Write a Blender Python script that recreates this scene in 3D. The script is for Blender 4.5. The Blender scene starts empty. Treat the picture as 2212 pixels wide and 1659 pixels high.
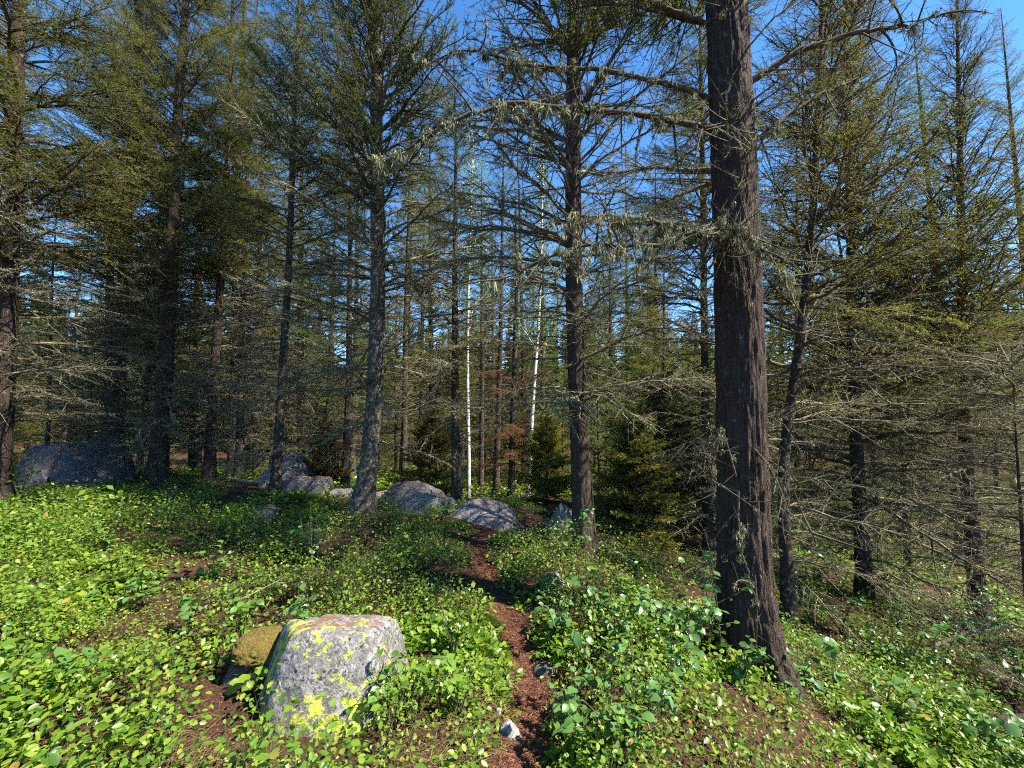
import bpy, bmesh, math, random
import numpy as np
from mathutils import Vector, Matrix, Euler

random.seed(7)
RNG = np.random.default_rng(7)
R = math.radians
SC = bpy.context.scene
COL = SC.collection

# ------------------------------------------------------------------ camera
W, H, F, CX, CY = 2212.0, 1659.0, 895.0, 1106.0, 829.5     # pixel frame used for the measurements
PITCH = 3.0
CAMZ = 1.6
cd = bpy.data.cameras.new('camera'); cam = bpy.data.objects.new('camera', cd); COL.objects.link(cam)
cd.sensor_fit = 'HORIZONTAL'; cd.sensor_width = 36.0; cd.lens = 36.0 * F / W
cd.clip_start = 0.05; cd.clip_end = 2000
cam.location = (0, 0, CAMZ); cam.rotation_euler = (R(90 + PITCH), 0, 0)
SC.camera = cam

# ------------------------------------------------------------------ sky, sun, exposure
SUN_AZ, SUN_EL = 108.0, 50.0          # clockwise from the view direction (+Y)
w = bpy.data.worlds.new('World'); SC.world = w; w.use_nodes = True
nt = w.node_tree; nt.nodes.clear()
sky = nt.nodes.new('ShaderNodeTexSky'); sky.sky_type = 'NISHITA'; sky.sun_disc = False
sky.sun_elevation = R(SUN_EL); sky.sun_rotation = R(SUN_AZ)
sky.altitude = 1800; sky.air_density = 1.0; sky.dust_density = 0.1; sky.ozone_density = 3.0
bg = nt.nodes.new('ShaderNodeBackground'); bg.inputs['Strength'].default_value = 0.125
wo = nt.nodes.new('ShaderNodeOutputWorld')
hs = nt.nodes.new('ShaderNodeHueSaturation'); hs.inputs['Saturation'].default_value = 1.22
nt.links.new(sky.outputs[0], hs.inputs['Color']); nt.links.new(hs.outputs[0], bg.inputs[0]); nt.links.new(bg.outputs[0], wo.inputs[0])
sl = bpy.data.lights.new('sun', 'SUN'); sl.energy = 5.0; sl.angle = R(0.5); sl.color = (1.0, 0.94, 0.84)
sun = bpy.data.objects.new('sun', sl); COL.objects.link(sun)
sd = Vector((math.sin(R(SUN_AZ)) * math.cos(R(SUN_EL)), math.cos(R(SUN_AZ)) * math.cos(R(SUN_EL)), math.sin(R(SUN_EL))))
sun.rotation_euler = sd.to_track_quat('Z', 'Y').to_euler(); sun.location = (20, -6, 20)
SC.view_settings.view_transform = 'Standard'; SC.view_settings.look = 'None'
SC.view_settings.exposure = 1.6; SC.view_settings.gamma = 1.0
SC.view_settings.use_curve_mapping = False
SC.render.engine = 'CYCLES'
SC.cycles.max_bounces = 3; SC.cycles.diffuse_bounces = 2; SC.cycles.glossy_bounces = 2
SC.cycles.transmission_bounces = 3; SC.cycles.transparent_max_bounces = 4
SC.cycles.use_denoising = False; SC.cycles.filter_width = 1.1
SC.cycles.use_adaptive_sampling = True; SC.cycles.adaptive_threshold = 0.04
SC.cycles.caustics_reflective = False; SC.cycles.caustics_refractive = False

# ------------------------------------------------------------------ noise
def _hash(ix, iy, iz, s):
    h = (ix * 374761393 + iy * 668265263 + iz * 2147483647 + s * 1274126177) & 0xFFFFFFFF
    h = ((h ^ (h >> 13)) * 1274126177) & 0xFFFFFFFF
    h = ((h ^ (h >> 16)) * 2246822519) & 0xFFFFFFFF
    return ((h ^ (h >> 15)) & 0xFFFFFF) / float(0xFFFFFF) * 2 - 1
def noise(x, y, z=0.0, s=0):
    x, y, z = np.broadcast_arrays(np.asarray(x, float), np.asarray(y, float), np.asarray(z, float))
    ix, iy, iz = (np.floor(a).astype(np.int64) for a in (x, y, z))
    fx, fy, fz = x - ix, y - iy, z - iz
    fx, fy, fz = (a * a * (3 - 2 * a) for a in (fx, fy, fz))
    r = 0
    for dx in (0, 1):
        for dy in (0, 1):
            for dz in (0, 1):
                r = r + _hash(ix + dx, iy + dy, iz + dz, s) * (fx if dx else 1 - fx) * (fy if dy else 1 - fy) * (fz if dz else 1 - fz)
    return r
def fbm(x, y, z=0.0, s=0, o=4):
    r, a, f = 0, 0.5, 1.0
    for k in range(o):
        r = r + a * noise(x * f, y * f, np.asarray(z) * f, s + k); a *= 0.5; f *= 2.03
    return r

# ------------------------------------------------------------------ terrain
PATH = np.array([(0.16, -2.0), (0.10, 0.6), (0.045, 1.9), (0.10, 2.3), (0.12, 2.6), (0.05, 2.95), (-0.02, 3.3), (-0.16, 3.8), (-0.29, 4.3), (-0.38, 4.8), (-0.42, 5.2), (-0.30, 5.5), (0.0, 5.75), (0.35, 6.0), (0.62, 6.6), (0.7, 7.6), (0.5, 9.0)])
PATHW = np.array([.20, .17, .155, .15, .14, .125, .12, .11, .11, .12, .14, .15, .14, .13, .12, .11, .1]) * 0.82
def path_dist(x, y):
    """distance to the path's centre line minus nothing, and its half width there"""
    x = np.asarray(x, float); y = np.asarray(y, float)
    best = np.full(x.shape, 1e9); hw = np.full(x.shape, 0.1)
    for i in range(len(PATH) - 1):
        a, b = PATH[i], PATH[i + 1]; d = b - a
        t = np.clip(((x - a[0]) * d[0] + (y - a[1]) * d[1]) / (d @ d), 0, 1)
        q = np.hypot(x - a[0] - t * d[0], y - a[1] - t * d[1])
        m = q < best
        best = np.where(m, q, best); hw = np.where(m, PATHW[i] + t * (PATHW[i + 1] - PATHW[i]), hw)
    return best, hw
def sp(v, k=4.0):        # soft plus
    return np.log1p(np.exp(np.clip(v * k, -50, 50))) / k
def height(x, y, path=True):
    x = np.asarray(x, float); y = np.asarray(y, float)
    z = 0.03 * sp(-x - 1.5, 1.0) * np.exp(-((y - 6) / 9.0) ** 2)
    r = sp(x - 0.95 - 0.05 * np.clip(y - 3, 0, 8), 2.6)
    z = z - 2.7 * (1 - np.exp(-0.44 * r / 2.7))
    crest = 7.2 + 0.25 * np.clip(-x, 0, 8)
    fall = sp(y - crest, 1.2)
    z = z - 2.6 * (1 - np.exp(-0.24 * fall / 2.6)) * np.exp(-np.clip(r, 0, 9) * 0.25)
    far = sp(np.hypot(x, y) - 40, 0.2)
    z = z + np.minimum(0.16 * far, 16 + 0.01 * far)
    z = z + 0.10 * fbm(x * 0.7, y * 0.7, 0, 3, 4) + 0.02 * fbm(x * 5, y * 5, 0, 9, 2)
    if path:
        d, hw = path_dist(x, y)
        z = z - 0.05 * np.clip(1.25 - d / (hw + 0.08), 0, 1)
    return z
def hz(x, y): return float(height(np.array([x]), np.array([y]))[0])
def px_at(px, d):        # a pixel column at a ground depth
    return ((px - CX) / F * d, d)
CF = np.array((0, math.cos(R(PITCH)), math.sin(R(PITCH)))); CU = np.array((0, -math.sin(R(PITCH)), math.cos(R(PITCH))))
def at(px, py, d):       # a pixel at a given distance ahead (y = d)
    v = CF + (px - CX) / F * np.array((1, 0, 0)) - (py - CY) / F * CU
    return np.array((0, 0, CAMZ)) + v * (d / v[1])

# ------------------------------------------------------------------ materials
def mat(name):
    m = bpy.data.materials.new(name); m.use_nodes = True
    t = m.node_tree; t.nodes.clear()
    o = t.nodes.new('ShaderNodeOutputMaterial'); p = t.nodes.new('ShaderNodeBsdfPrincipled')
    t.links.new(p.outputs[0], o.inputs[0])
    return m, t, p, o
def nd(t, typ, **k):
    n = t.nodes.new('ShaderNode' + typ)
    for a, b in k.items():
        if a in n.inputs: n.inputs[a].default_value = b
        else: setattr(n, a, b)
    return n
def ramp(t, src, stops, interp='LINEAR'):
    r = t.nodes.new('ShaderNodeValToRGB'); r.color_ramp.interpolation = interp
    e = r.color_ramp.elements
    while len(e) < len(stops): e.new(0.5)
    for i, (p, c) in enumerate(stops):
        e[i].position = p; e[i].color = (*c, 1) if len(c) == 3 else c
    t.links.new(src, r.inputs[0]); return r.outputs[0]
def mix(t, fac, a, b, mode='MIX'):
    n = t.nodes.new('ShaderNodeMix'); n.data_type = 'RGBA'; n.blend_type = mode
    for s, v in ((n.inputs[0], fac), (n.inputs[6], a), (n.inputs[7], b)):
        if hasattr(v, 'is_linked'): t.links.new(v, s)
        elif isinstance(v, (int, float)): s.default_value = v
        else: s.default_value = (*v, 1)
    return n.outputs[2]
def objco(t, scale=(1, 1, 1)):
    c = t.nodes.new('ShaderNodeTexCoord'); m = t.nodes.new('ShaderNodeMapping')
    m.inputs['Scale'].default_value = scale; t.links.new(c.outputs['Object'], m.inputs[0]); return m.outputs[0]
def geoco(t, scale=(1, 1, 1)):
    c = t.nodes.new('ShaderNodeNewGeometry'); m = t.nodes.new('ShaderNodeMapping')
    m.inputs['Scale'].default_value = scale; t.links.new(c.outputs['Position'], m.inputs[0]); return m.outputs[0]
def ntex(t, co, scale, detail=4, rough=0.6):
    n = nd(t, 'TexNoise', Scale=scale, Detail=detail, Roughness=rough); t.links.new(co, n.inputs['Vector']); return n.outputs[0]
def bump(t, p, h, strength=0.5, dist=0.01):
    b = nd(t, 'Bump', Strength=strength, Distance=dist); t.links.new(h, b.inputs['Height']); t.links.new(b.outputs[0], p.inputs['Normal'])

def bark_mat(name, dark, light, lich, amount, scale=1.0):
    m, t, p, o = mat(name)
    co = objco(t, (1, 1, 0.16)); co2 = objco(t)
    v = nd(t, 'TexVoronoi', feature='DISTANCE_TO_EDGE', Scale=34 * scale)
    n0 = nd(t, 'TexNoise', Scale=9 * scale, Detail=5.0, Roughness=0.65); t.links.new(co, n0.inputs[0])
    av = nd(t, 'VectorMath', operation='SCALE'); t.links.new(n0.outputs[1], av.inputs[0]); av.inputs['Scale'].default_value = 0.10 / scale
    ad = nd(t, 'VectorMath', operation='ADD'); t.links.new(co, ad.inputs[0]); t.links.new(av.outputs[0], ad.inputs[1]); t.links.new(ad.outputs[0], v.inputs['Vector'])
    fine = ntex(t, co2, 70, 6, 0.7)
    c = ramp(t, v.outputs[0], [(0.0, [q * 0.35 for q in dark]), (0.25, dark), (0.8, light)])
    c = mix(t, ramp(t, fine, [(0.3, (0, 0, 0)), (0.75, (1, 1, 1))]), c, [q * 1.5 for q in light], 'MIX') if False else mix(t, 0.45, c, ramp(t, fine, [(0.3, [q * 0.4 for q in dark]), (0.7, [q * 1.35 for q in light])]))
    pat = ntex(t, co2, 14, 6, 0.75)
    lo = 0.66 - 0.2 * amount
    c = mix(t, ramp(t, pat, [(lo, (0, 0, 0)), (lo + 0.10, (1, 1, 1))]), c, lich)
    t.links.new(c, p.inputs['Base Color']); p.inputs['Roughness'].default_value = 0.92
    p.inputs['Specular IOR Level'].default_value = 0.2
    hh = nd(t, 'Math', operation='MULTIPLY_ADD'); t.links.new(fine, hh.inputs[0]); hh.inputs[1].default_value = 0.35; t.links.new(v.outputs[0], hh.inputs[2])
    bump(t, p, hh.outputs[0], 1.0, 0.03 / scale)
    return m
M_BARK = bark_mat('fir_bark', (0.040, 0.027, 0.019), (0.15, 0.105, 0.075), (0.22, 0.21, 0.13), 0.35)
M_BARKP = bark_mat('sunlit_pale_fir_bark', (0.06, 0.045, 0.032), (0.24, 0.19, 0.135), (0.36, 0.34, 0.22), 0.75)  # lighter fir bark: sunlit look put into the colour, plus more lichen
M_BARK2 = bark_mat('thin_fir_bark', (0.04, 0.031, 0.025), (0.12, 0.09, 0.07), (0.25, 0.24, 0.15), 0.6, 1.8)

def twig_mat(name, a, b, c):
    m, t, p, o = mat(name)
    n = ntex(t, geoco(t), 9, 4, 0.7); n2 = ntex(t, geoco(t), 45, 3, 0.6)
    col = ramp(t, n, [(0.35, a), (0.55, b), (0.68, c)])
    col = mix(t, 0.5, col, ramp(t, n2, [(0.35, a), (0.65, c)]))
    t.links.new(col, p.inputs['Base Color']); p.inputs['Roughness'].default_value = 0.9
    p.inputs['Specular IOR Level'].default_value = 0.2
    return m
M_TWIG = twig_mat('live_twig', (0.030, 0.022, 0.014), (0.085, 0.066, 0.040), (0.18, 0.15, 0.085))
M_DEAD = twig_mat('dead_twig_with_lichen', (0.04, 0.030, 0.018), (0.14, 0.115, 0.065), (0.36, 0.32, 0.18))

def leaf_mat(name, stops, transl=0.4, rough=0.5, tint=True, spec=0.4, tcol=(1.15, 1.25, 0.5)):
    m, t, p, o = mat(name)
    g = t.nodes.new('ShaderNodeNewGeometry')
    c = ramp(t, g.outputs['Random Per Island'], stops)
    if tint:
        oi = t.nodes.new('ShaderNodeObjectInfo'); c = mix(t, 1.0, c, oi.outputs['Color'], 'MULTIPLY')
    t.links.new(c, p.inputs['Base Color']); p.inputs['Roughness'].default_value = rough
    p.inputs['Specular IOR Level'].default_value = spec
    tr = t.nodes.new('ShaderNodeBsdfTranslucent')
    t.links.new(mix(t, 1.0, c, tcol, 'MULTIPLY'), tr.inputs[0])
    ms = t.nodes.new('ShaderNodeMixShader'); ms.inputs[0].default_value = transl
    t.links.new(p.outputs[0], ms.inputs[1]); t.links.new(tr.outputs[0], ms.inputs[2]); t.links.new(ms.outputs[0], o.inputs[0])
    return m
M_NEEDLE = leaf_mat('fir_needles', [(0, (0.06, 0.085, 0.018)), (0.45, (0.12, 0.145, 0.030)), (0.8, (0.18, 0.19, 0.045)), (1, (0.25, 0.22, 0.07))], 0.42, 0.55)
M_RUST = leaf_mat('rust_needles', [(0, (0.16, 0.05, 0.02)), (0.6, (0.30, 0.10, 0.04)), (1, (0.33, 0.18, 0.09))], 0.3, 0.7, False)
M_LICHEN = leaf_mat('beard_lichen', [(0, (0.12, 0.12, 0.06)), (0.5, (0.22, 0.215, 0.12)), (1, (0.34, 0.33, 0.20))], 0.15, 0.9, False, 0.1)
M_COVER = leaf_mat('ground_cover_leaf', [(0, (0.06, 0.14, 0.015)), (0.3, (0.11, 0.21, 0.018)), (0.65, (0.18, 0.28, 0.022)), (0.95, (0.25, 0.33, 0.03)), (0.985, (0.34, 0.30, 0.05)), (1, (0.36, 0.15, 0.05))], 0.42, 0.42, False, 0.5)
M_LEAF = leaf_mat('shrub_leaf', [(0, (0.075, 0.15, 0.030)), (0.5, (0.11, 0.20, 0.035)), (0.9, (0.15, 0.24, 0.045)), (1, (0.25, 0.26, 0.05))], 0.35, 0.36, True, 0.55)
M_ASPLEAF = leaf_mat('aspen_leaf', [(0, (0.12, 0.19, 0.06)), (1, (0.24, 0.30, 0.12))], 0.4, 0.4, False)
M_GRASS = leaf_mat('dry_grass', [(0, (0.14, 0.15, 0.04)), (0.5, (0.26, 0.21, 0.09)), (1, (0.34, 0.25, 0.13))], 0.3, 0.7, False, 0.2)
M_LITTER = leaf_mat('fallen_needles', [(0, (0.06, 0.02, 0.012)), (0.5, (0.15, 0.056, 0.03)), (0.85, (0.24, 0.11, 0.06)), (1, (0.36, 0.23, 0.14))], 0.05, 0.75, False, 0.15)

def ground_mat(name, a, b, c):
    m, t, p, o = mat(name)
    n = ntex(t, geoco(t), 3, 6, 0.7); n2 = ntex(t, geoco(t, (1, 1.0, 1)), 75, 5, 0.75)
    col = ramp(t, n2, [(0.3, a), (0.5, b), (0.72, c)])
    col = mix(t, ramp(t, n, [(0.45, (0, 0, 0)), (0.7, (0.6, 0.6, 0.6))]), col, a)
    t.links.new(col, p.inputs['Base Color']); p.inputs['Roughness'].default_value = 0.95; p.inputs['Specular IOR Level'].default_value = 0.15
    bump(t, p, n2, 0.9, 0.012); return m
M_GROUND = ground_mat('forest_floor', (0.018, 0.010, 0.007), (0.058, 0.029, 0.017), (0.13, 0.064, 0.037))
M_PATH = ground_mat('needle_path', (0.018, 0.008, 0.006), (0.062, 0.026, 0.016), (0.14, 0.062, 0.038))

def rock_mat(name, lichen=0.5, dark=1.0, moss=0.0):
    m, t, p, o = mat(name)
    co = objco(t)
    g1 = ntex(t, co, 42, 8, 0.85); g2 = ntex(t, co, 11, 6, 0.7); g3 = ntex(t, co, 3.2, 5, 0.65)
    c = ramp(t, g1, [(0.41, (0.03 * dark, 0.028 * dark, 0.028 * dark)), (0.47, (0.20 * dark, 0.18 * dark, 0.17 * dark)), (0.53, (0.50 * dark, 0.48 * dark, 0.455 * dark)), (0.75, (0.68 * dark, 0.67 * dark, 0.65 * dark))])
    c = mix(t, ramp(t, g2, [(0.42, (0.75, 0.75, 0.75)), (0.60, (0, 0, 0))]), c, (0.20 * dark, 0.185 * dark, 0.165 * dark))
    c = mix(t, ramp(t, g3, [(0.52, (0, 0, 0)), (0.66, (0.7, 0.7, 0.7))]), c, (0.10 * dark, 0.09 * dark, 0.08 * dark))
    v = nd(t, 'TexVoronoi', Scale=17.0); t.links.new(co, v.inputs['Vector'])
    c = mix(t, ramp(t, v.outputs['Distance'], [(0.13, (1, 1, 1)), (0.18, (0, 0, 0))]), c, (0.035, 0.028, 0.022))
    ly = ntex(t, objco(t, (1, 1, 1.2)), 15, 9, 0.75)
    zone = ntex(t, co, 3.4, 3, 0.5)
    mm = nd(t, 'Math', operation='MULTIPLY_ADD'); t.links.new(zone, mm.inputs[0]); mm.inputs[1].default_value = 0.55; t.links.new(ly, mm.inputs[2])
    th = 0.885 - 0.10 * lichen
    lf = ramp(t, mm.outputs[0], [(th, (0, 0, 0)), (th + 0.02, (1, 1, 1))])
    if lichen > 0: c = mix(t, lf, c, ramp(t, g1, [(0.35, (0.22, 0.25, 0.03)), (0.6, (0.50, 0.54, 0.07))]))
    # red-brown needles lie on the flat tops
    ge = t.nodes.new('ShaderNodeNewGeometry'); sx = t.nodes.new('ShaderNodeSeparateXYZ'); t.links.new(ge.outputs['Normal'], sx.inputs[0])
    mz = nd(t, 'Math', operation='MULTIPLY'); t.links.new(ramp(t, sx.outputs[2], [(0.90, (0, 0, 0)), (0.97, (1, 1, 1))]), mz.inputs[0])
    t.links.new(ramp(t, g2, [(0.50, (0, 0, 0)), (0.58, (1, 1, 1))]), mz.inputs[1])
    c = mix(t, mz.outputs[0], c, (0.20, 0.09, 0.05))
    t.links.new(c, p.inputs['Base Color']); p.inputs['Roughness'].default_value = 0.88; p.inputs['Specular IOR Level'].default_value = 0.25
    hh = nd(t, 'Math', operation='MULTIPLY_ADD'); t.links.new(g1, hh.inputs[0]); hh.inputs[1].default_value = 0.3; t.links.new(g2, hh.inputs[2])
    bump(t, p, hh.outputs[0], 0.9, 0.02)
    return m
M_ROCK = rock_mat('lichen_granite', 0.85, 0.6)
M_ROCK2 = rock_mat('grey_granite', 0.0, 0.6)
M_ROCK3 = rock_mat('dark_weathered_granite', 0.0, 0.36)
M_WROCK = rock_mat('pale_quartz', 0.0, 0.95)

m, t, p, o = mat('aspen_bark')
co = objco(t, (1, 1, 1)); n = ntex(t, objco(t, (1, 1, 4)), 6, 5, 0.7)
t.links.new(ramp(t, n, [(0.36, (0.03, 0.028, 0.025)), (0.42, (0.60, 0.59, 0.54)), (0.8, (0.74, 0.73, 0.68))]), p.inputs['Base Color']); p.inputs['Roughness'].default_value = 0.7
M_ASPEN = m
m, t, p, o = mat('moss')
n = ntex(t, geoco(t), 90, 5, 0.7)
t.links.new(ramp(t, n, [(0.3, (0.05, 0.035, 0.008)), (0.55, (0.17, 0.12, 0.015)), (0.75, (0.26, 0.20, 0.03))]), p.inputs['Base Color']); p.inputs['Roughness'].default_value = 0.95
bump(t, p, n, 1.0, 0.02); M_MOSS = m
m, t, p, o = mat('weathered_wood')
n = ntex(t, objco(t, (1, 1, 0.12)), 30, 5, 0.7)
t.links.new(ramp(t, n, [(0.3, (0.06, 0.05, 0.04)), (0.5, (0.20, 0.17, 0.13)), (0.7, (0.34, 0.30, 0.23))]), p.inputs['Base Color']); p.inputs['Roughness'].default_value = 0.9
bump(t, p, n, 0.8, 0.01); M_WOOD = m

# ------------------------------------------------------------------ mesh building with numpy
def nrm(v): return v / np.maximum(np.linalg.norm(v, axis=-1, keepdims=True), 1e-9)
class GB:
    def __init__(s): s.V, s.F, s.M, s.n = [], [], [], 0
    def add(s, V, F, m=0):
        V = np.asarray(V, np.float32).reshape(-1, 3); F = np.asarray(F, np.int32).reshape(-1, 3)
        s.V.append(V); s.F.append(F + s.n); s.M.append(np.full(len(F), m, np.int32)); s.n += len(V)
    def spikes(s, A, B, r, m=0):
        A = np.asarray(A, float); B = np.asarray(B, float); N = len(A)
        if N == 0: return
        t = nrm(B - A); ref = np.where(np.abs(t[:, 2:3]) > 0.9, [[1., 0, 0]], [[0, 0, 1.]])
        u = nrm(np.cross(t, ref)); v = np.cross(u, t)
        r = np.broadcast_to(np.asarray(r, float).reshape(-1, 1), (N, 1))
        ring = [A + r * (u * math.cos(a) + v * math.sin(a)) for a in (0, 2.094, 4.189)]
        V = np.stack(ring + [B], 1)
        F = np.array([[0, 1, 3], [1, 2, 3], [2, 0, 3]])
        s.add(V, (F[None] + 4 * np.arange(N)[:, None, None]), m)
    def tubes(s, P, rad, sides=4, m=0):
        P = np.asarray(P, float); N, K, _ = P.shape
        if N == 0: return
        rad = np.broadcast_to(rad, (N, K))
        t = nrm(np.gradient(P, axis=1)); t0 = nrm(P[:, -1] - P[:, 0])
        ref = np.where(np.abs(t0[:, 2:3]) > 0.8, [[1., 0.1, 0]], [[0, 0.1, 1.]])[:, None, :]
        u = nrm(np.cross(t, ref)); v = np.cross(u, t)
        a = np.arange(sides) * 2 * math.pi / sides
        V = P[:, :, None] + rad[:, :, None, None] * (u[:, :, None] * np.cos(a)[None, None, :, None] + v[:, :, None] * np.sin(a)[None, None, :, None])
        k, j = np.meshgrid(np.arange(K - 1), np.arange(sides), indexing='ij')
        a0 = k * sides + j; a1 = k * sides + (j + 1) % sides; b0 = a0 + sides; b1 = a1 + sides
        F = np.concatenate([np.stack([a0, b0, a1], -1).reshape(-1, 3), np.stack([a1, b0, b1], -1).reshape(-1, 3)])
        s.add(V.reshape(-1, 3), F[None] + (K * sides) * np.arange(N)[:, None, None], m)
    def needles(s, A, D, side, m=0):      # one thin triangle each: A root, D vector, side half width vector
        V = np.stack([A - side, A + side, A + D], 1); N = len(A)
        s.add(V, np.arange(3 * N).reshape(N, 3), m)
    def mesh(s, name, mats, smooth=False):
        me = bpy.data.meshes.new(name)
        V = np.concatenate(s.V); Fa = np.concatenate(s.F); Ma = np.concatenate(s.M)
        me.vertices.add(len(V)); me.vertices.foreach_set('co', V.astype(np.float32).ravel())
        me.loops.add(Fa.size); me.loops.foreach_set('vertex_index', Fa.astype(np.int32).ravel())
        me.polygons.add(len(Fa)); me.polygons.foreach_set('loop_start', np.arange(0, Fa.size, 3, dtype=np.int32))
        for q in mats: me.materials.append(q)
        me.polygons.foreach_set('material_index', Ma)
        if smooth: me.polygons.foreach_set('use_smooth', np.ones(len(Fa), bool))
        me.update(); me.validate(); return me
    def arrays(s): return np.concatenate(s.V), np.concatenate(s.F), np.concatenate(s.M)

def link(name, me, parent=None, loc=None, rot=None, scale=None, color=None):
    ob = bpy.data.objects.new(name, me); COL.objects.link(ob)
    if parent: ob.parent = parent
    if loc is not None: ob.location = loc
    if rot is not None: ob.rotation_euler = rot
    if scale is not None: ob.scale = scale if hasattr(scale, '__len__') else (scale,) * 3
    if color is not None: ob.color = (*color, 1)
    return ob
def tag(o, label=None, cat=None, group=None, kind=None):
    if label: o['label'] = label
    if cat: o['category'] = cat
    if group: o['group'] = group
    if kind: o['kind'] = kind
    return o

# ------------------------------------------------------------------ ground and path
def grid(x0, x1, y0, y1, nx, ny, fn, warp=None):
    gx, gy = np.meshgrid(np.linspace(0, 1, nx), np.linspace(0, 1, ny))
    return gx, gy
def make_ground():
    # radial grid: fine near the camera, coarse far away
    rr = np.concatenate([np.linspace(0.05, 12, 150), 12 + (np.linspace(0, 1, 50)[1:] ** 2.2) * 390])
    th = np.linspace(0, 2 * math.pi, 301)[:-1]
    X = rr[:, None] * np.cos(th)[None]; Y = rr[:, None] * np.sin(th)[None] + 1.5
    Z = height(X, Y)
    V = np.stack([X, Y, Z], -1).reshape(-1, 3); n = len(th)
    k, j = np.meshgrid(np.arange(len(rr) - 1), np.arange(n), indexing='ij')
    a0 = k * n + j; a1 = k * n + (j + 1) % n; b0 = a0 + n; b1 = a1 + n
    g = GB(); g.add(V, np.concatenate([np.stack([a0, b0, a1], -1).reshape(-1, 3), np.stack([a1, b0, b1], -1).reshape(-1, 3)]))
    c = np.array([[0, 1.5, hz(0, 1.5)]])
    g.add(np.concatenate([V[:n], c]), [[j, (j + 1) % n, n] for j in range(n)])
    tag(link('ground', g.mesh('ground', [M_GROUND], True)), kind='structure')
make_ground()
def make_path():
    # dense strip that follows the terrain, 8 mm above it
    s = np.linspace(0, len(PATH) - 1, 260); i = np.clip(s.astype(int), 0, len(PATH) - 2); f = (s - i)[:, None]
    c = PATH[i] * (1 - f) + PATH[i + 1] * f
    for _ in range(6): c[1:-1] = (c[:-2] + c[1:-1] * 2 + c[2:]) / 4
    hw = np.interp(s, np.arange(len(PATHW)), PATHW)
    d = nrm(np.gradient(c, axis=0)); nx = np.stack([d[:, 1], -d[:, 0]], -1)
    u = np.linspace(-1, 1, 17)
    edge = hw[:, None] * (1.25 + 0.25 * np.stack([noise(s * 3, 0, 0, 5), noise(s * 3, 9, 0, 6)], -1))
    ww = np.where(u[None] < 0, edge[:, :1], edge[:, 1:])
    P = c[:, None] + nx[:, None] * (u[None] * ww)[..., None]
    Z = height(P[..., 0], P[..., 1]) + 0.012 * (1 - np.abs(u)[None] ** 4 * 1.6)
    V = np.concatenate([P, Z[..., None]], -1).reshape(-1, 3); n = len(u)
    k, j = np.meshgrid(np.arange(len(s) - 1), np.arange(n - 1), indexing='ij')
    a0 = k * n + j; a1 = a0 + 1; b0 = a0 + n; b1 = a1 + n
    g = GB(); g.add(V, np.concatenate([np.stack([a0, a1, b0], -1).reshape(-1, 3), np.stack([a1, b1, b0], -1).reshape(-1, 3)]))
    tag(link('path', g.mesh('path', [M_PATH], True)), kind='structure')
make_path()

# ------------------------------------------------------------------ rocks
KEEP = []      # (x, y, radius) spots that ground plants avoid
_ico = {}
def ico(sub):
    if sub not in _ico:
        bm = bmesh.new(); bmesh.ops.create_icosphere(bm, subdivisions=sub, radius=1)
        _ico[sub] = (np.array([v.co[:] for v in bm.verts]), np.array([[v.index for v in f.verts] for f in bm.faces])); bm.free()
    return _ico[sub]
def rock(name, planes, size, seed, sub=5, rough=0.05, sharp=16.0):
    D, Fc = ico(sub)
    rng = np.random.default_rng(seed)
    pl = [(np.array(n) / np.linalg.norm(n), h) for n, h in planes]
    for _ in range(5):
        n = rng.normal(size=3); n /= np.linalg.norm(n); pl.append((n, rng.uniform(0.86, 1.0)))
    acc = np.zeros(len(D))
    for n, h in pl:
        c = np.clip(D @ n, 1e-3, None) / h
        acc += c ** sharp
    r = np.minimum(acc ** (-1 / sharp), 1.35)
    V = D * r[:, None]
    q = V * 2.2
    V = V * (1 + rough * 1.6 * fbm(q[:, 0], q[:, 1], q[:, 2], seed, 3) + rough * 0.75 * fbm(V[:, 0] * 7, V[:, 1] * 7, V[:, 2] * 7, seed + 5, 4))[:, None]
    if sub >= 6:
        V = V * (1 + 0.014 * fbm(V[:, 0] * 26, V[:, 1] * 26, V[:, 2] * 26, seed + 11, 3))[:, None]
    V = V * np.array(size)
    g = GB(); g.add(V, Fc); return g
BOX = [((1, 0, 0), .9), ((-1, 0, 0), .9), ((0, 1, 0), .9), ((0, -1, 0), .9), ((0, 0, 1), .8), ((0, 0, -1), .9)]
def put_rock(name, label, px, d, width, hgt, depth, planes, seed, material, rz=0, sub=5, sink=0.25, rough=0.05, cat='boulder', group=None, zoff=0.0):
    x, y = px_at(px, d)
    g = rock(name, planes, (width / 1.8, depth / 1.8, hgt), seed, sub, rough)
    ob = link(name, g.mesh(name, [material], True), loc=(x, y, hz(x, y) - sink * hgt + zoff), rot=(0, 0, rz))
    KEEP.append((x, y, width * 0.42))
    return tag(ob, label, cat, group)
HB = put_rock('boulder', 'pale granite boulder spotted with yellow lichen beside the needle path', 716, 2.36, 0.80, 0.68, 0.66,
         [((0.05, -0.9, 0.42), .80), ((0.0, 0.12, 1), .76), ((1, -0.15, 0.16), .86), ((-1, -0.35, 0.55), .74), ((-.75, -0.8, 0.25), .84), ((0.1, 1, 0.1), .85), ((0.75, -0.75, 0.25), .95), ((0, 0, -1), .7)], 11, M_ROCK, rz=0.05, sub=6, sink=0.18, rough=0.045)
LB = put_rock('boulder', 'big dark grey boulder with a vertical crack under the firs', 182, 8.0, 1.80, 1.05, 1.5,
         [((0, -1, 0.25), .8), ((0, 0, 1), .84), ((0.85, -0.2, 0.62), .72), ((-1, -0.1, 0.45), .8), ((0, 1, 0), .8)], 23, M_ROCK3, sub=6, sink=0.16, rough=0.04)
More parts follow.
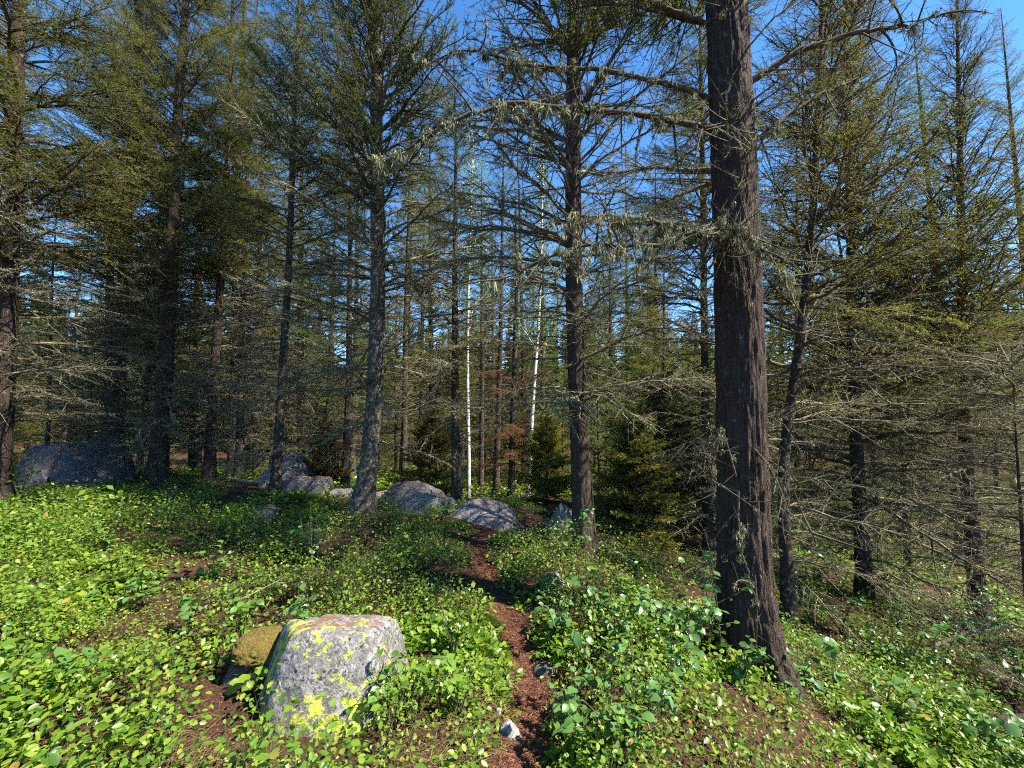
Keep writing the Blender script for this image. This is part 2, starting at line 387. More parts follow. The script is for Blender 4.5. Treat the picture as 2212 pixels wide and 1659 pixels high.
_n = len(LB.data.vertices); _c = np.empty(_n * 3, np.float32); LB.data.vertices.foreach_get('co', _c); _c = _c.reshape(-1, 3)
_g = np.exp(-((_c[:, 0] - .02 - .10 * _c[:, 2] - .05 * noise(_c[:, 2] * 5, 3)) / .035) ** 2)      # the open crack
_c -= nrm(_c) * (_g * .16)[:, None]; LB.data.vertices.foreach_set('co', _c.ravel()); LB.data.update()
put_rock('boulder', 'grey boulder leaning behind the slim fir trunk', 612, 8.5, 1.5, 1.0, 1.1,
         [((-0.6, -0.4, 0.8), .55), ((1, -0.2, 0.35), .7), ((0, -1, 0.3), .7), ((0.2, 0, 1), .9)], 31, M_ROCK2, sink=0.22, rough=0.05)
put_rock('boulder', 'brownish grey rock with needles on top, next to the leaning boulder', 676, 7.7, 0.66, 0.5, 0.6,
         [((0, -1, 0.2), .8), ((0.1, 0, 1), .7), ((1, 0, 0.2), .8)], 37, M_ROCK3, sink=0.2)
put_rock('boulder', 'layered grey rock slab at the end of the path, nearest the leaning fir', 915, 6.3, 0.86, 0.50, 0.62,
         [((-0.55, -0.5, 0.8), .55), ((1, -0.2, 0.1), .75), ((0, -1, 0.3), .75), ((0.25, 0.1, 1), .75)], 41, M_ROCK2, sink=0.2, rough=0.07)
put_rock('boulder', 'dark rounded slab lying on the layered rock', 898, 6.7, 0.74, 0.52, 0.5,
         [((-0.3, -0.4, 1), .6), ((0.5, -0.2, 0.9), .7)], 47, M_ROCK3, sink=0.0, rough=0.06)
put_rock('boulder', 'low grey whaleback rock closing the end of the path', 1042, 6.0, 1.05, 0.40, 0.62,
         [((0.4, -0.2, 1), .62), ((-0.5, -0.5, 0.9), .62), ((0, -1, 0.4), .75), ((1, 0, 0.3), .9)], 53, M_ROCK2, sink=0.22, rough=0.06)
put_rock('boulder', 'peaked grey rock beside the dark straight fir', 1210, 5.5, 0.50, 0.52, 0.45,
         [((0.6, -0.5, 0.65), .6), ((-0.75, -0.3, 0.6), .58), ((0, -1, 0.2), .75)], 59, M_ROCK2, sink=0.25, rough=0.05)
put_rock('boulder', 'narrow upright grey stone among the shrubs right of the path', 1192, 3.75, 0.27, 0.30, 0.34,
         [((0.55, -0.3, 0.8), .62), ((-1, -0.2, 0.3), .8), ((0.1, -1, 0.35), .8), ((-.2, .2, 1), .8)], 61, M_ROCK2, sink=0.35, rough=0.06)
put_rock('stone', 'white broken stone at the edge of the path', 1104, 2.16, 0.10, 0.05, 0.08,
         [((0.5, -0.5, 0.7), .6), ((-0.7, -0.3, 0.6), .6)], 67, M_WROCK, rz=0.5, sub=4, sink=-0.15, rough=0.09, cat='stone')
put_rock('stone', 'dark stone half buried at the shady edge of the path', 1176, 2.72, 0.15, 0.08, 0.12, BOX, 71, M_ROCK3, sub=4, sink=0.35, rough=0.08, cat='stone')
put_rock('stone', 'small pale pebble on the path', 1078, 2.32, 0.03, 0.03, 0.03, BOX, 73, M_WROCK, sub=3, sink=0.0, cat='stone')
put_rock('boulder', 'small sunlit rock at the foot of the leaning fir', 742, 7.3, 0.32, 0.2, 0.3, BOX, 79, M_ROCK2, sub=4, sink=0.2, rough=0.07)
put_rock('boulder', 'flat rock behind the foot of the leaning fir', 838, 7.2, 0.62, 0.22, 0.5, BOX, 83, M_ROCK2, sub=4, sink=0.1, rough=0.08)
put_rock('boulder', 'small rock sunk in the shaded ground cover', 575, 5.6, 0.42, 0.3, 0.36, BOX, 89, M_ROCK3, sub=4, sink=0.1, rough=0.07)
_x, _y = px_at(716, 2.0); KEEP.append((_x, _y, .24)); _x, _y = px_at(640, 2.08); KEEP.append((_x, _y, .12))
# moss cushion on the shady side of the lichen boulder
def moss_cushion():
    D, Fc = ico(5)
    V = D * np.array((0.17, 0.15, 0.10)) * (1 + 0.25 * fbm(D[:, 0] * 2.5, D[:, 1] * 2.5, D[:, 2] * 2.5, 3, 5) + 0.08 * fbm(D[:, 0] * 14, D[:, 1] * 14, D[:, 2] * 14, 8, 2))[:, None]
    g = GB(); g.add(V, Fc)
    x, y = px_at(585, 2.55)
    tag(link('moss_cushion', g.mesh('moss_cushion', [M_MOSS], True), loc=(x, y, hz(x, y) + 0.16)), 'golden brown moss cushion against the lichen boulder', 'moss')
    x, y = px_at(600, 2.6)
    g2 = rock('mossy_rock', BOX, (0.22, 0.2, 0.2), 91, 4, 0.08)
    tag(link('mossy_rock', g2.mesh('mossy_rock', [M_ROCK3], True), loc=(x, y, hz(x, y) + 0.02)), 'low dark rock under the moss cushion', 'stone')
moss_cushion()

# ------------------------------------------------------------------ boughs (library, x = outwards, z = up)
def bough(L, seed, live=1.0, n2=26, n3=7, curve=(0.12, 0.10), lichen=0.0, big=1.0, lo=False):
    """returns (wood GB, foliage GB)"""
    rng = np.random.default_rng(seed)
    K = 12; tt = np.linspace(0, 1, K)
    wob = np.cumsum(rng.normal(0, 0.010 * L, (K, 2)), 0); wob -= wob[:1]
    axis = np.stack([tt * L, wob[:, 0], L * (curve[0] * tt - curve[1] * tt ** 2) + wob[:, 1]], -1)
    r0 = 0.0095 * L + 0.004
    wd, fo = GB(), GB()
    wd.tubes(axis[None], (r0 * (1 - tt) ** 0.8 + 0.0016)[None], 5)
    # secondary twigs
    N = int(n2 * L / 2.2)
    t2 = np.sort(rng.uniform(0.10 if live < .5 else 0.16, 0.98, N)); sgn = np.where(np.arange(N) % 2, 1, -1)
    base = np.stack([np.interp(t2, tt, axis[:, i]) for i in range(3)], -1)
    ang = rng.normal(0.95, 0.18, N); tilt = rng.normal(0, 0.28 + 0.25 * (1 - live), N) - 0.12
    l2 = (0.14 + 0.42 * L * (1 - t2) ** 0.75 * np.minimum(1, t2 * 4 + .35)) * rng.uniform(0.55, 1.1, N)
    l2 = np.minimum(l2, 0.85)
    d2 = nrm(np.stack([np.cos(ang), sgn * np.sin(ang) * np.cos(tilt), np.sin(tilt) * np.abs(np.sin(ang)) + 0.05], -1))
    K2 = 5; s = np.linspace(0, 1, K2)
    bend = (rng.normal(0, 0.10, (N, 3)) + np.array((0.12, 0, -0.10))) * (0 if lo else 1)
    P2 = base[:, None] + d2[:, None] * (s[None, :, None] * l2[:, None, None]) + bend[:, None] * (s[None, :, None] ** 2) * l2[:, None, None]
    if lo: wd.spikes(P2[:, 0], P2[:, -1], 0.0045)
    else: wd.tubes(P2, (0.0055 * (l2[:, None] / 0.5 + .3) * (1 - s[None]) + 0.0014), 3)
    # tertiary
    cnt = np.maximum(2, (n3 * l2 / 0.4).astype(int)); own = np.repeat(np.arange(N), cnt); T = len(own)
    s3 = rng.uniform(0.12, 1.0, T); k = np.minimum((s3 * (K2 - 1)).astype(int), K2 - 2); f = (s3 * (K2 - 1) - k)[:, None]
    b3 = P2[own, k] * (1 - f) + P2[own, k + 1] * f
    dir2 = nrm(P2[own, k + 1] - P2[own, k])
    side = nrm(np.cross(dir2, np.array((0, 0, 1.))))
    sg3 = rng.choice((-1, 1), T)[:, None]; a3 = rng.normal(0.85, 0.25, T)[:, None]
    d3 = nrm(dir2 * np.cos(a3) + side * sg3 * np.sin(a3) + rng.normal(0, 0.22 + 0.3 * (1 - live), (T, 3)) + np.array((0, 0, -0.04)))
    l3 = rng.uniform(0.06, 0.20, T) * (1.1 - 0.5 * s3)
    if lo: wd.needles(b3, d3 * l3[:, None], side * 0.003)
    else: wd.spikes(b3, b3 + d3 * l3[:, None], 0.0025)
    e3 = b3 + d3 * l3[:, None]
    if live > 0:
        # needles along tertiary twigs and outer secondaries
        def fill(A, Dv, ln, n):
            o = np.repeat(np.arange(len(A)), n); u = rng.uniform(0.08, 1.03, len(o))[:, None]
            P = A[o] + Dv[o] * ln[o][:, None] * u
            d = Dv[o]; sd_ = nrm(np.cross(d, rng.normal(size=(len(o), 3))))
            dn = nrm(d * 0.75 + sd_ * 0.8)
            ll = rng.uniform(0.022, 0.036, len(o))[:, None] * big
            wv = nrm(np.cross(dn, rng.normal(size=(len(o), 3)))) * 0.0042 * big
            keep = rng.random(len(o)) < live
            fo.needles(P[keep], (dn * ll)[keep], wv[keep])
        fill(b3, d3, l3, np.maximum(3, (l3 / 0.0105 / big ** 1.6).astype(int)))
        m2 = t2 > 0.3
        A = P2[m2, 2]; E = P2[m2, 4]; ll = np.linalg.norm(E - A, axis=1)
        fill(A, nrm(E - A), ll, np.maximum(4, (ll / 0.010 / big ** 1.6).astype(int)))
        fill(axis[8:9], nrm(axis[11:12] - axis[8:9]), np.linalg.norm(axis[11:12] - axis[8:9], axis=1), np.array([int(50 / big)]))
    else:
        # finer curled dead twigs
        o = np.repeat(np.arange(T), 1 if lo else 2)
        u = rng.uniform(0.3, 1, len(o))[:, None]; b4 = b3[o] + (e3 - b3)[o] * u
        d4 = nrm(d3[o] + rng.normal(0, 0.6, (len(o), 3))); q4 = d4 * rng.uniform(0.03, 0.09, len(o))[:, None]
        if lo: wd.needles(b4, q4, nrm(np.cross(d4, rng.normal(size=d4.shape))) * 0.0025)
        else: wd.spikes(b4, b4 + q4, 0.0013)
    if lichen > 0:
        for (pts, dens, sz) in ((axis[None], 90 * L, 1.0), (P2, 14, 0.7)):
            n_, K_ = pts.shape[:2]
            c = int(dens * lichen) if n_ == 1 else int(dens * lichen)
            oo = np.repeat(np.arange(n_), c); uu = rng.uniform(0.03, 0.97, len(oo)) * (K_ - 1)
            kk = np.minimum(uu.astype(int), K_ - 2); ff = (uu - kk)[:, None]
            P = pts[oo, kk] * (1 - ff) + pts[oo, kk + 1] * ff
            rep = 4; P = np.repeat(P, rep, 0) + rng.normal(0, 0.008 * sz, (len(P) * rep, 3))
            dn = nrm(rng.normal(0, 0.55, P.shape) + np.array((0, 0, -0.75)))
            ll = rng.uniform(0.015, 0.05, len(P))[:, None] * sz
            fo.needles(P, dn * ll, nrm(np.cross(dn, rng.normal(size=P.shape))) * 0.005 * sz)
    return wd, fo
LIVE, DEAD, MOSSY, LIVE_LO, DEAD_LO = [], [], [], [], []
for i in range(7):
    LIVE.append(bough(2.2, 100 + i, 1.0, 34, 9, (0.16 + 0.03 * (i % 3), 0.05 + 0.05 * (i % 4)), 0.06))
SPARSE = []
for i in range(6):
    SPARSE.append(bough(2.2, 150 + i, 0.30 + 0.08 * (i % 3), 26, 6, (0.14, 0.02 - 0.05 * (i % 3)), 0.10))
for i in range(6):
    DEAD.append(bough(1.9, 200 + i, 0.0, 24, 7, (0.10, 0.10 + 0.07 * (i % 3)), 0.32))
for i in range(4):
    MOSSY.append(bough(1.9, 300 + i, 0.0, 20, 6, (0.10, 0.16), 1.0))
for i in range(4):
    LIVE_LO.append(bough(2.2, 400 + i, 1.0, 20, 5.5, (0.15, 0.10), 0.0, 2.7, lo=True))
for i in range(3):
    DEAD_LO.append(bough(1.9, 500 + i, 0.0, 16, 5, (0.08, 0.14), 0.12, lo=True))
def lib(pairs, nm, wm, fm):
    return [(a.mesh(nm + '_wood', [wm]), b.mesh(nm + '_foliage', [fm])) for a, b in pairs]
L_LIVE = lib(LIVE, 'live_branch', M_TWIG, M_NEEDLE)
L_SPARSE = lib(SPARSE, 'thin_branch', M_TWIG, M_NEEDLE)
L_DEAD = lib(DEAD, 'dead_branch', M_DEAD, M_LICHEN)
L_MOSSY = lib(MOSSY, 'lichen_branch', M_DEAD, M_LICHEN)
L_RUST = [(a, b.copy()) for a, b in L_LIVE[:3]]
for _, b in L_RUST: b.materials.clear(); b.materials.append(M_RUST)

# merged crowns
def crown_mesh(name, H0, z0, Lmax, seed, pool, step=0.36, per=5, shape=1.0, dead_to=0.0, fm=M_NEEDLE, rise=0.42, top=True):
    """crown from z0 to H0 as one mesh: whorls of boughs"""
    rng = np.random.default_rng(seed); g = GB()
    arr = [(a.arrays(), b.arrays()) for a, b in pool]; darr = [(a.arrays(), b.arrays()) for a, b in DEAD_LO]
    z = z0
    while z < H0 - 0.15:
        f = (z - z0) / max(H0 - z0, .1)
        L = Lmax * (1 - f) ** shape * (0.6 + 0.4 * min(1, f * 6 + .3)) + 0.12
        dead = z < dead_to
        for k in range(per if not dead else max(2, per - 1)):
            az = rng.uniform(0, 2 * math.pi); el = rise * (f * 1.9 - 0.1) + rng.normal(0, 0.16) - (0.1 if dead else 0)
            sc = L * rng.uniform(0.65, 1.15) / 2.2
            (va, fa, _), (vb, fb, _) = (darr if dead else arr)[rng.integers(len(darr if dead else arr))]
            M = np.array(Euler((rng.normal(0, .2), -el, az)).to_matrix())
            off = np.array((0, 0, z + rng.uniform(-.15, .15)))
            g.add(va * sc @ M.T + off, fa, 0); g.add(vb * sc @ M.T + off, fb, 2 if dead else 1)
        z += step * (1 - 0.45 * f)
    return g.mesh(name, [M_TWIG, fm, M_LICHEN])

# ------------------------------------------------------------------ trunks
def trunk_mesh(name, pts, radii, sides, material, furrow=0.06, flare=1.0, seed=0, cell=5.0):
    """pts: polyline (n,3) local, radii per point; resampled to rings"""
    pts = np.array(pts, float); radii = np.array(radii, float)
    s = np.concatenate([[0], np.cumsum(np.linalg.norm(np.diff(pts, axis=0), axis=1))])
    n = max(10, int(min(260, s[-1] / 0.03 if sides > 40 else s[-1] / 0.16)))
    q = s[-1] * np.linspace(0, 1, n) ** (1.25 if sides > 40 else 1.0)
    P = np.stack([np.interp(q, s, pts[:, i]) for i in range(3)], -1)
    for _ in range(8): P[1:-1] = (P[:-2] + 2 * P[1:-1] + P[2:]) / 4
    r = np.interp(q, s, radii)
    th = np.arange(sides) * 2 * math.pi / sides
    fl = 1 + flare * 0.55 * np.exp(-np.clip(q, 0, None) / 0.28)
    lobes = 1 + 0.22 * flare * np.exp(-q / 0.25)[:, None] * np.cos(3 * th + seed)[None] * 0.6 + 0.16 * flare * np.exp(-q / 0.3)[:, None] * np.cos(5 * th + 2 * seed)[None]
    cx, cy = np.cos(th), np.sin(th)
    rr = r[:, None] * fl[:, None] * lobes
    # furrowed bark plates
    per = cell
    nn = 1 - np.abs(noise(cx[None] * per * 1.6 + 20, cy[None] * per * 1.6 + 20, q[:, None] * 5.5 * 0.2 / max(r[0], .05), seed)) * 2.2
    n2 = fbm(cx[None] * per * 3 + 7, cy[None] * per * 3, q[:, None] * 9, seed + 4, 3)
    rr = rr * (1 - furrow * np.clip(nn, 0, 1) + furrow * 0.9 * n2)
    V = P[:, None] + np.stack([rr * cx[None], rr * cy[None], np.zeros_like(rr)], -1)
    k, j = np.meshgrid(np.arange(n - 1), np.arange(sides), indexing='ij')
    a0 = k * sides + j; a1 = k * sides + (j + 1) % sides; b0 = a0 + sides; b1 = a1 + sides
    g = GB(); g.add(V.reshape(-1, 3), np.concatenate([np.stack([a0, a1, b0], -1).reshape(-1, 3), np.stack([a1, b1, b0], -1).reshape(-1, 3)]))
    return g.mesh(name, [material], True), P

def empty(name, loc):
    e = bpy.data.objects.new(name, None); COL.objects.link(e); e.location = loc; e.empty_display_size = 0.2; return e
TOPS = {}
def top_crown(kind):
    if kind not in TOPS:
        TOPS[kind] = crown_mesh('crown_top_%d' % kind, 10.0, 0.0, 2.5, 900 + kind, LIVE_LO, 0.75, 4, 0.85)
    return TOPS[kind]
OLIVE = [(1.25, 1.1, 0.8), (1.05, 1.0, 0.8), (0.9, 1.0, 0.85), (1.4, 1.15, 0.75)]
GREEN = [(0.75, 1.05, 0.9), (0.65, 0.95, 0.85), (0.85, 1.1, 0.8)]

def fir(name, label, px, d, dia, Ht, line=None, bare=1.2, live_from=4.0, Lmax=2.2, per=4, step=0.32, sides=20, seed=0, tint=OLIVE,
        group=None, mossy=0.15, rise=0.25, vis=None, low_len=0.6, avoid=None, sunopen=None, furrow=0.07, density=1.0, cat='tree', top=True, flare=1.0, dead_len=1.0, thin=0.15, bark=None):
    """line: [(px, py), ...] trunk centre in the photograph going up, at depth d"""
    rng = np.random.default_rng(seed + 1000)
    x0, y0 = px_at(px, d); z0 = hz(x0, y0) - 0.08
    root = tag(empty(name, (x0, y0, z0)), label, cat, group)
    KEEP.append((x0, y0, dia * 0.9))
    pts = [(0, 0, 0)]
    if line:
        for (qx, qy) in line:
            w_ = at(qx, qy, d); pts.append((w_[0] - x0, 0.02 * rng.normal(), w_[2] - z0))
    last = pts[-1]
    if last[2] < Ht - 0.5: pts.append((last[0] * 0.9 + rng.normal(0, .1), rng.normal(0, .15), Ht))
    rad = [dia / 2 * (1.12 if p_[2] < .1 else 1.0) * max(0.04, 1 - 0.92 * (p_[2] / Ht) ** 1.15) for p_ in pts]
    me, P = trunk_mesh(name + '_trunk', pts, rad, sides, bark or (M_BARK if dia > .2 else M_BARK2), furrow, flare, seed)
    link('trunk', me, root)
    vis = vis if vis is not None else min(Ht, CAMZ - z0 + d * 1.06 + 1.2)
    z = bare
    nbr = 0
    while z < min(vis, Ht - 0.1):
        f = z / Ht
        for k in range(per):
            if rng.random() > density: continue
            live = rng.random() < np.clip((z - live_from) / 1.6 + 0.5, 0, 1)
            az = rng.uniform(0, 2 * math.pi)
            if live:
                pool = L_SPARSE if rng.random() < thin else L_LIVE; Lb = Lmax * max(0.12, (1 - f) ** 0.8) * rng.uniform(0.7, 1.15)
            else:
                pool = L_MOSSY if rng.random() < mossy else L_DEAD
                Lb = Lmax * (low_len + (1 - low_len) * np.clip(z / max(live_from, .1), 0, 1)) * dead_len * rng.uniform(0.35, 0.95)
            if avoid is not None and z < 9:
                # keep boughs of the nearest trees from reaching over the camera
                cosang = math.cos(az - math.atan2(-y0, -x0))
                if cosang > 0.2: Lb = min(Lb, avoid)
            if sunopen is not None and math.cos(az - math.atan2(sd.y, sd.x)) > 0.3: Lb = min(Lb, sunopen)
            el = min(rise * (z - 2.0) / 3.0, 0.85) + rng.normal(0, 0.15)
            zz = z + rng.uniform(-.15, .15)
            cx = np.interp(zz, P[:, 2], P[:, 0]); cy = np.interp(zz, P[:, 2], P[:, 1])
            a, b = pool[rng.integers(len(pool))]
            s_ = Lb / (2.2 if live else 1.9)
            c = tint[rng.integers(len(tint))]
            o = link('branch', a, root, (cx, cy, zz), (rng.normal(0, .25), -el, az), (s_, s_ * rng.uniform(.85, 1.15), s_))
            q = link('needles' if live else 'lichen', b, o, color=c); q['kind'] = 'stuff'; nbr += 1
        z += step * rng.uniform(.7, 1.3)
    if top and vis < Ht - 0.5:
        hh = Ht - vis + 0.3
        cx = np.interp(vis, P[:, 2], P[:, 0])
        wsc = Lmax * (1 - vis / Ht) ** 0.6 / 2.2 * 0.42
        link('crown', top_crown(seed % 2), root, (cx, 0, vis - 0.2), (0, 0, rng.uniform(0, 6)), (wsc, wsc, hh / 10.0), tint[0])
    return root, P

# ------------------------------------------------------------------ the near firs
giant, GP = fir('fir_tree', 'massive dark fir trunk with deeply furrowed bark on the slope right of the path', 1612, 3.2, 0.375, 21, [(1605, 1250), (1602, 1000), (1592, 700), (1585, 400), (1568, 0)],
    bare=3.55, live_from=4.8, Lmax=2.6, per=4, step=0.34, sides=112, seed=3, mossy=0.5, avoid=0.9, furrow=0.09, vis=6.6, flare=1.0, rise=0.35, sunopen=0.7)
fir('fir_tree', 'straight dark fir with ascending bare limbs between the giant fir and the path end', 1262, 4.7, 0.225, 17, [(1254, 1000), (1240, 640), (1237, 300), (1240, 0)],
    bare=1.75, live_from=5.2, Lmax=2.9, per=5, step=0.24, sides=48, seed=5, mossy=0.35, low_len=0.4, rise=0.55, avoid=1.6, thin=.9, sunopen=1.7)
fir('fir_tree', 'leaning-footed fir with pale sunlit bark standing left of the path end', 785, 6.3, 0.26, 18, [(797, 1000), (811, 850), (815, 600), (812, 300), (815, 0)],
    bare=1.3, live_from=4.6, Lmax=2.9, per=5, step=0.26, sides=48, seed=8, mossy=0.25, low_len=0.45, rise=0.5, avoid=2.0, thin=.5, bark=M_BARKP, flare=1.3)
fir('fir_tree', 'slender short-topped fir beside the white aspen, behind the whaleback rock', 988, 7.6, 0.17, 8.9, [(983, 850), (982, 600), (985, 300), (980, 130)],
    bare=1.2, live_from=3.6, Lmax=1.7, per=5, step=0.22, sides=24, seed=9, mossy=0.2, low_len=0.5, rise=0.35, tint=GREEN + OLIVE)
fir('fir_tree', 'thick shaded fir rising behind the cracked dark boulder', 255, 9.3, 0.29, 16, [(260, 750), (275, 450), (300, 100)],
    bare=1.0, live_from=4.6, Lmax=2.7, per=5, step=0.26, sides=24, seed=12, rise=0.3)
fir('fir_tree', 'dark lichen-hung fir to the right of the cracked dark boulder', 345, 8.4, 0.28, 16, [(360, 760), (374, 500), (388, 200)],
    bare=0.9, live_from=4.3, Lmax=2.8, per=5, step=0.25, sides=24, seed=13, mossy=0.4, rise=0.3, tint=[(1.5, 1.3, 0.8), (1.3, 1.2, .8)])
fir('fir_tree', 'slim fir standing between the dark boulder and the leaning grey boulder', 458, 9.2, 0.21, 14, [(464, 800), (486, 500), (495, 250)],
    bare=0.9, live_from=5.0, Lmax=2.1, per=5, step=0.26, sides=16, seed=14, mossy=0.35, rise=0.15)
fir('fir_tree', 'thin fir with many dead twigs left of the leaning grey boulder', 522, 10.2, 0.19, 14, [(524, 800), (530, 500)],
    bare=0.9, live_from=5.4, Lmax=2.0, per=5, step=0.26, sides=16, seed=15, mossy=0.3, rise=0.1)
fir('fir_tree', 'narrow fir growing in front of the leaning grey boulder', 601, 7.5, 0.155, 13, [(612, 800), (626, 500), (634, 250)],
    bare=0.9, live_from=4.9, Lmax=2.0, per=5, step=0.28, sides=18, seed=16, mossy=0.4, rise=0.25, tint=GREEN + OLIVE)
fir('fir_tree', 'thin dark fir close behind the pale-barked leaning fir', 748, 9.0, 0.15, 11, [(752, 850), (757, 600)],
    bare=0.7, live_from=4.2, Lmax=1.7, per=5, step=0.26, sides=14, seed=17, mossy=0.3, rise=0.1)
fir('fir_tree', 'mossy dark fir left of the cracked boulder, its boughs reaching over it', 2, 6.2, 0.27, 16, [(8, 800), (20, 400), (34, 100)],
    bare=1.3, live_from=4.2, Lmax=2.9, per=5, step=0.24, sides=24, seed=18, mossy=0.35, rise=0.2, avoid=2.2)
fir('fir_tree', 'pole-thin fir behind the cracked dark boulder', 110, 11, 0.10, 8.5, [(108, 850), (112, 600)], bare=0.8, live_from=3.9, Lmax=1.5, per=4, step=0.26, sides=12, seed=19, mossy=0.3, rise=0.0)
fir('fir_tree', 'slender fir with an S-curved stem right behind the giant fir', 1688, 4.7, 0.125, 10.5, [(1692, 1000), (1735, 720), (1750, 480), (1766, 260), (1775, 0)],
    bare=0.7, live_from=3.3, Lmax=2.5, per=4, step=0.25, sides=24, seed=21, mossy=0.25, low_len=0.55, rise=0.5, avoid=1.5, thin=.92, tint=[(1.6, 1.3, .8), (1.3, 1.15, .8), (1.5, 1.1, .7)])
fir('fir_tree', 'dark fir on the right slope whose long twiggy limbs sweep upward', 1850, 6.6, 0.20, 13, [(1846, 900), (1838, 600)],
    bare=0.6, live_from=3.0, Lmax=3.2, per=5, step=0.24, sides=20, seed=22, mossy=0.2, low_len=0.6, rise=0.5, avoid=2.6, thin=.85, tint=[(1.6, 1.3, .8), (1.3, 1.15, .8), (1.5, 1.1, .7)])
fir('fir_tree', 'thin fir at the edge of the sunny clearing on the right slope', 1945, 8.8, 0.13, 8, [(1947, 900)], bare=0.7, live_from=3.0, Lmax=2.1, per=5, step=0.24, sides=12, seed=23, mossy=0.2, rise=0.4, thin=.6)
fir('fir_tree', 'dead-limbed fir standing over the pale fallen limb on the right slope', 2090, 6.2, 0.19, 10.5, [(2085, 1000), (2080, 700)],
    bare=0.9, live_from=4.0, Lmax=2.6, per=5, step=0.23, sides=18, seed=24, mossy=0.2, low_len=0.6, rise=0.6, avoid=2.2, thin=.85, tint=[(1.6, 1.3, .8), (1.3, 1.15, .8)])
fir('dead_sapling', 'bare dead sapling beside the dark fallen log', 2192, 4.3, 0.055, 3.6, [(2188, 1000)], bare=0.4, live_from=9, Lmax=1.3, per=5, step=0.12, sides=10, seed=25, mossy=0.0, rise=0.5, top=False, dead_len=1.1)
fir('fir_tree', 'dark fir half hidden behind the giant fir trunk', 1522, 6.6, 0.15, 12, [(1521, 800), (1520, 500)], bare=0.7, live_from=4.4, Lmax=2.0, per=5, step=0.24, sides=14, seed=26, mossy=0.2, rise=0.3)

# ------------------------------------------------------------------ long lichen-draped limbs of the giant fir
def limb(name, pix, r0, seed, lich=1.0, twigs=26, dd=None, hang=1.0):
    """pix: [(px, py, depth)] -> a custom branch with its lichen, child of the giant fir"""
    rng = np.random.default_rng(seed)
    pts = np.array([at(a, b, c) for a, b, c in pix])
    s = np.concatenate([[0], np.cumsum(np.linalg.norm(np.diff(pts, axis=0), axis=1))]); n = 46; q = np.linspace(0, s[-1], n)
    P = np.stack([np.interp(q, s, pts[:, i]) for i in range(3)], -1)
    for _ in range(4): P[1:-1] = (P[:-2] + 2 * P[1:-1] + P[2:]) / 4
    P += np.cumsum(rng.normal(0, 0.008, P.shape), 0) * np.linspace(0, 1, n)[:, None]
    tt = np.linspace(0, 1, n); g, l = GB(), GB()
    g.tubes(P[None], (r0 * (1 - tt) ** 0.7 * (1 + 0.15 * rng.normal(size=n)) + 0.003)[None], 7)
    # side twigs, most hanging and curling up at the tips
    k = rng.integers(3, n - 1, twigs); d = nrm(rng.normal(0, 1, (twigs, 3)) + np.array((-0.3, -0.1, -0.55))); ln = rng.uniform(0.15, 0.65, twigs)
    u = np.linspace(0, 1, 7)
    T = P[k][:, None] + d[:, None] * (u[None, :, None] * ln[:, None, None]) + rng.normal(0, .22, (twigs, 1, 3)) * (u[None, :, None] ** 2) * ln[:, None, None]
    g.tubes(T, 0.005 * (1 - u[None]) * (ln[:, None] / .4) + 0.0016, 4)
    m = twigs * 7; o = rng.integers(0, twigs, m); kk = rng.integers(1, 7, m); A = T[o, kk]
    g.spikes(A, A + nrm(rng.normal(size=(m, 3)) + np.array((0, 0, -.2))) * rng.uniform(.04, .2, m)[:, None], 0.0018)
    def drape(C, cnt, wid, ln_):
        oo = np.repeat(np.arange(len(C)), cnt)
        base = C[oo] + rng.normal(0, 1, (len(oo), 3)) * wid
        dn = nrm(rng.normal(0, 0.35, base.shape) + np.array((0, 0, -1.0)))
        ll = (rng.uniform(0.3, 1.0, len(oo)) * ln_)[:, None]
        l.needles(base, dn * ll, nrm(np.cross(dn, rng.normal(size=base.shape))) * 0.0045)
    nc = int(34 * lich); C = P[rng.integers(2, n, nc)] + rng.normal(0, 0.012, (nc, 3)); drape(C, 34, 0.013, 0.05 * hang)
    nc = int(9 * lich)
    for _ in range(nc): drape(P[rng.integers(5, n, 1)] + np.array([[0, 0, -.02]]), int(rng.integers(60, 130)), rng.uniform(.012, .026), rng.uniform(.06, .15) * hang)
    nc = int(80 * lich); C = T[rng.integers(0, twigs, nc), rng.integers(1, 7, nc)]; drape(C, 18, 0.009, 0.045 * hang)
    inv = Matrix.Translation(-giant.location)
    wm = g.mesh(name, [M_TWIG]); lm = l.mesh(name + '_lichen', [M_LICHEN])
    wm.transform(inv); lm.transform(inv)
    o = link('branch', wm, giant); o['label'] = 'long limb hung with pale green beard lichen'
    link('lichen', lm, o)['kind'] = 'stuff'
limb('long_limb', [(1580, 285, 3.2), (1400, 250, 3.05), (1260, 238, 2.95), (1100, 215, 2.9), (1000, 240, 2.85), (900, 285, 2.8), (815, 325, 2.8)], 0.024, 1, 1.3, 34)
limb('upper_limb', [(1575, 225, 3.2), (1440, 180, 3.2), (1300, 152, 3.2), (1180, 155, 3.2), (1100, 132, 3.25), (1040, 118, 3.3), (985, 112, 3.3), (930, 150, 3.3)], 0.020, 2, 0.8, 22)
limb('lower_limb', [(1585, 500, 3.2), (1500, 490, 3.0), (1430, 480, 2.85), (1340, 465, 2.75), (1240, 452, 2.7)], 0.018, 3, 1.1, 18)
limb('drooping_limb', [(1600, 500, 3.1), (1480, 500, 2.9), (1420, 530, 2.8), (1260, 520, 2.75), (1150, 560, 2.75), (1060, 600, 2.8)], 0.014, 4, 0.9, 18)
limb('near_spray', [(1590, 520, 3.05), (1560, 480, 2.85), (1620, 490, 2.7), (1690, 530, 2.65), (1725, 590, 2.62)], 0.010, 5, 0.9, 46, hang=.8)
limb('right_limb', [(1600, 190, 3.2), (1720, 110, 3.1), (1850, 75, 3.0), (1990, 40, 2.9), (2090, -5, 2.85)], 0.026, 6, 0.25, 30)
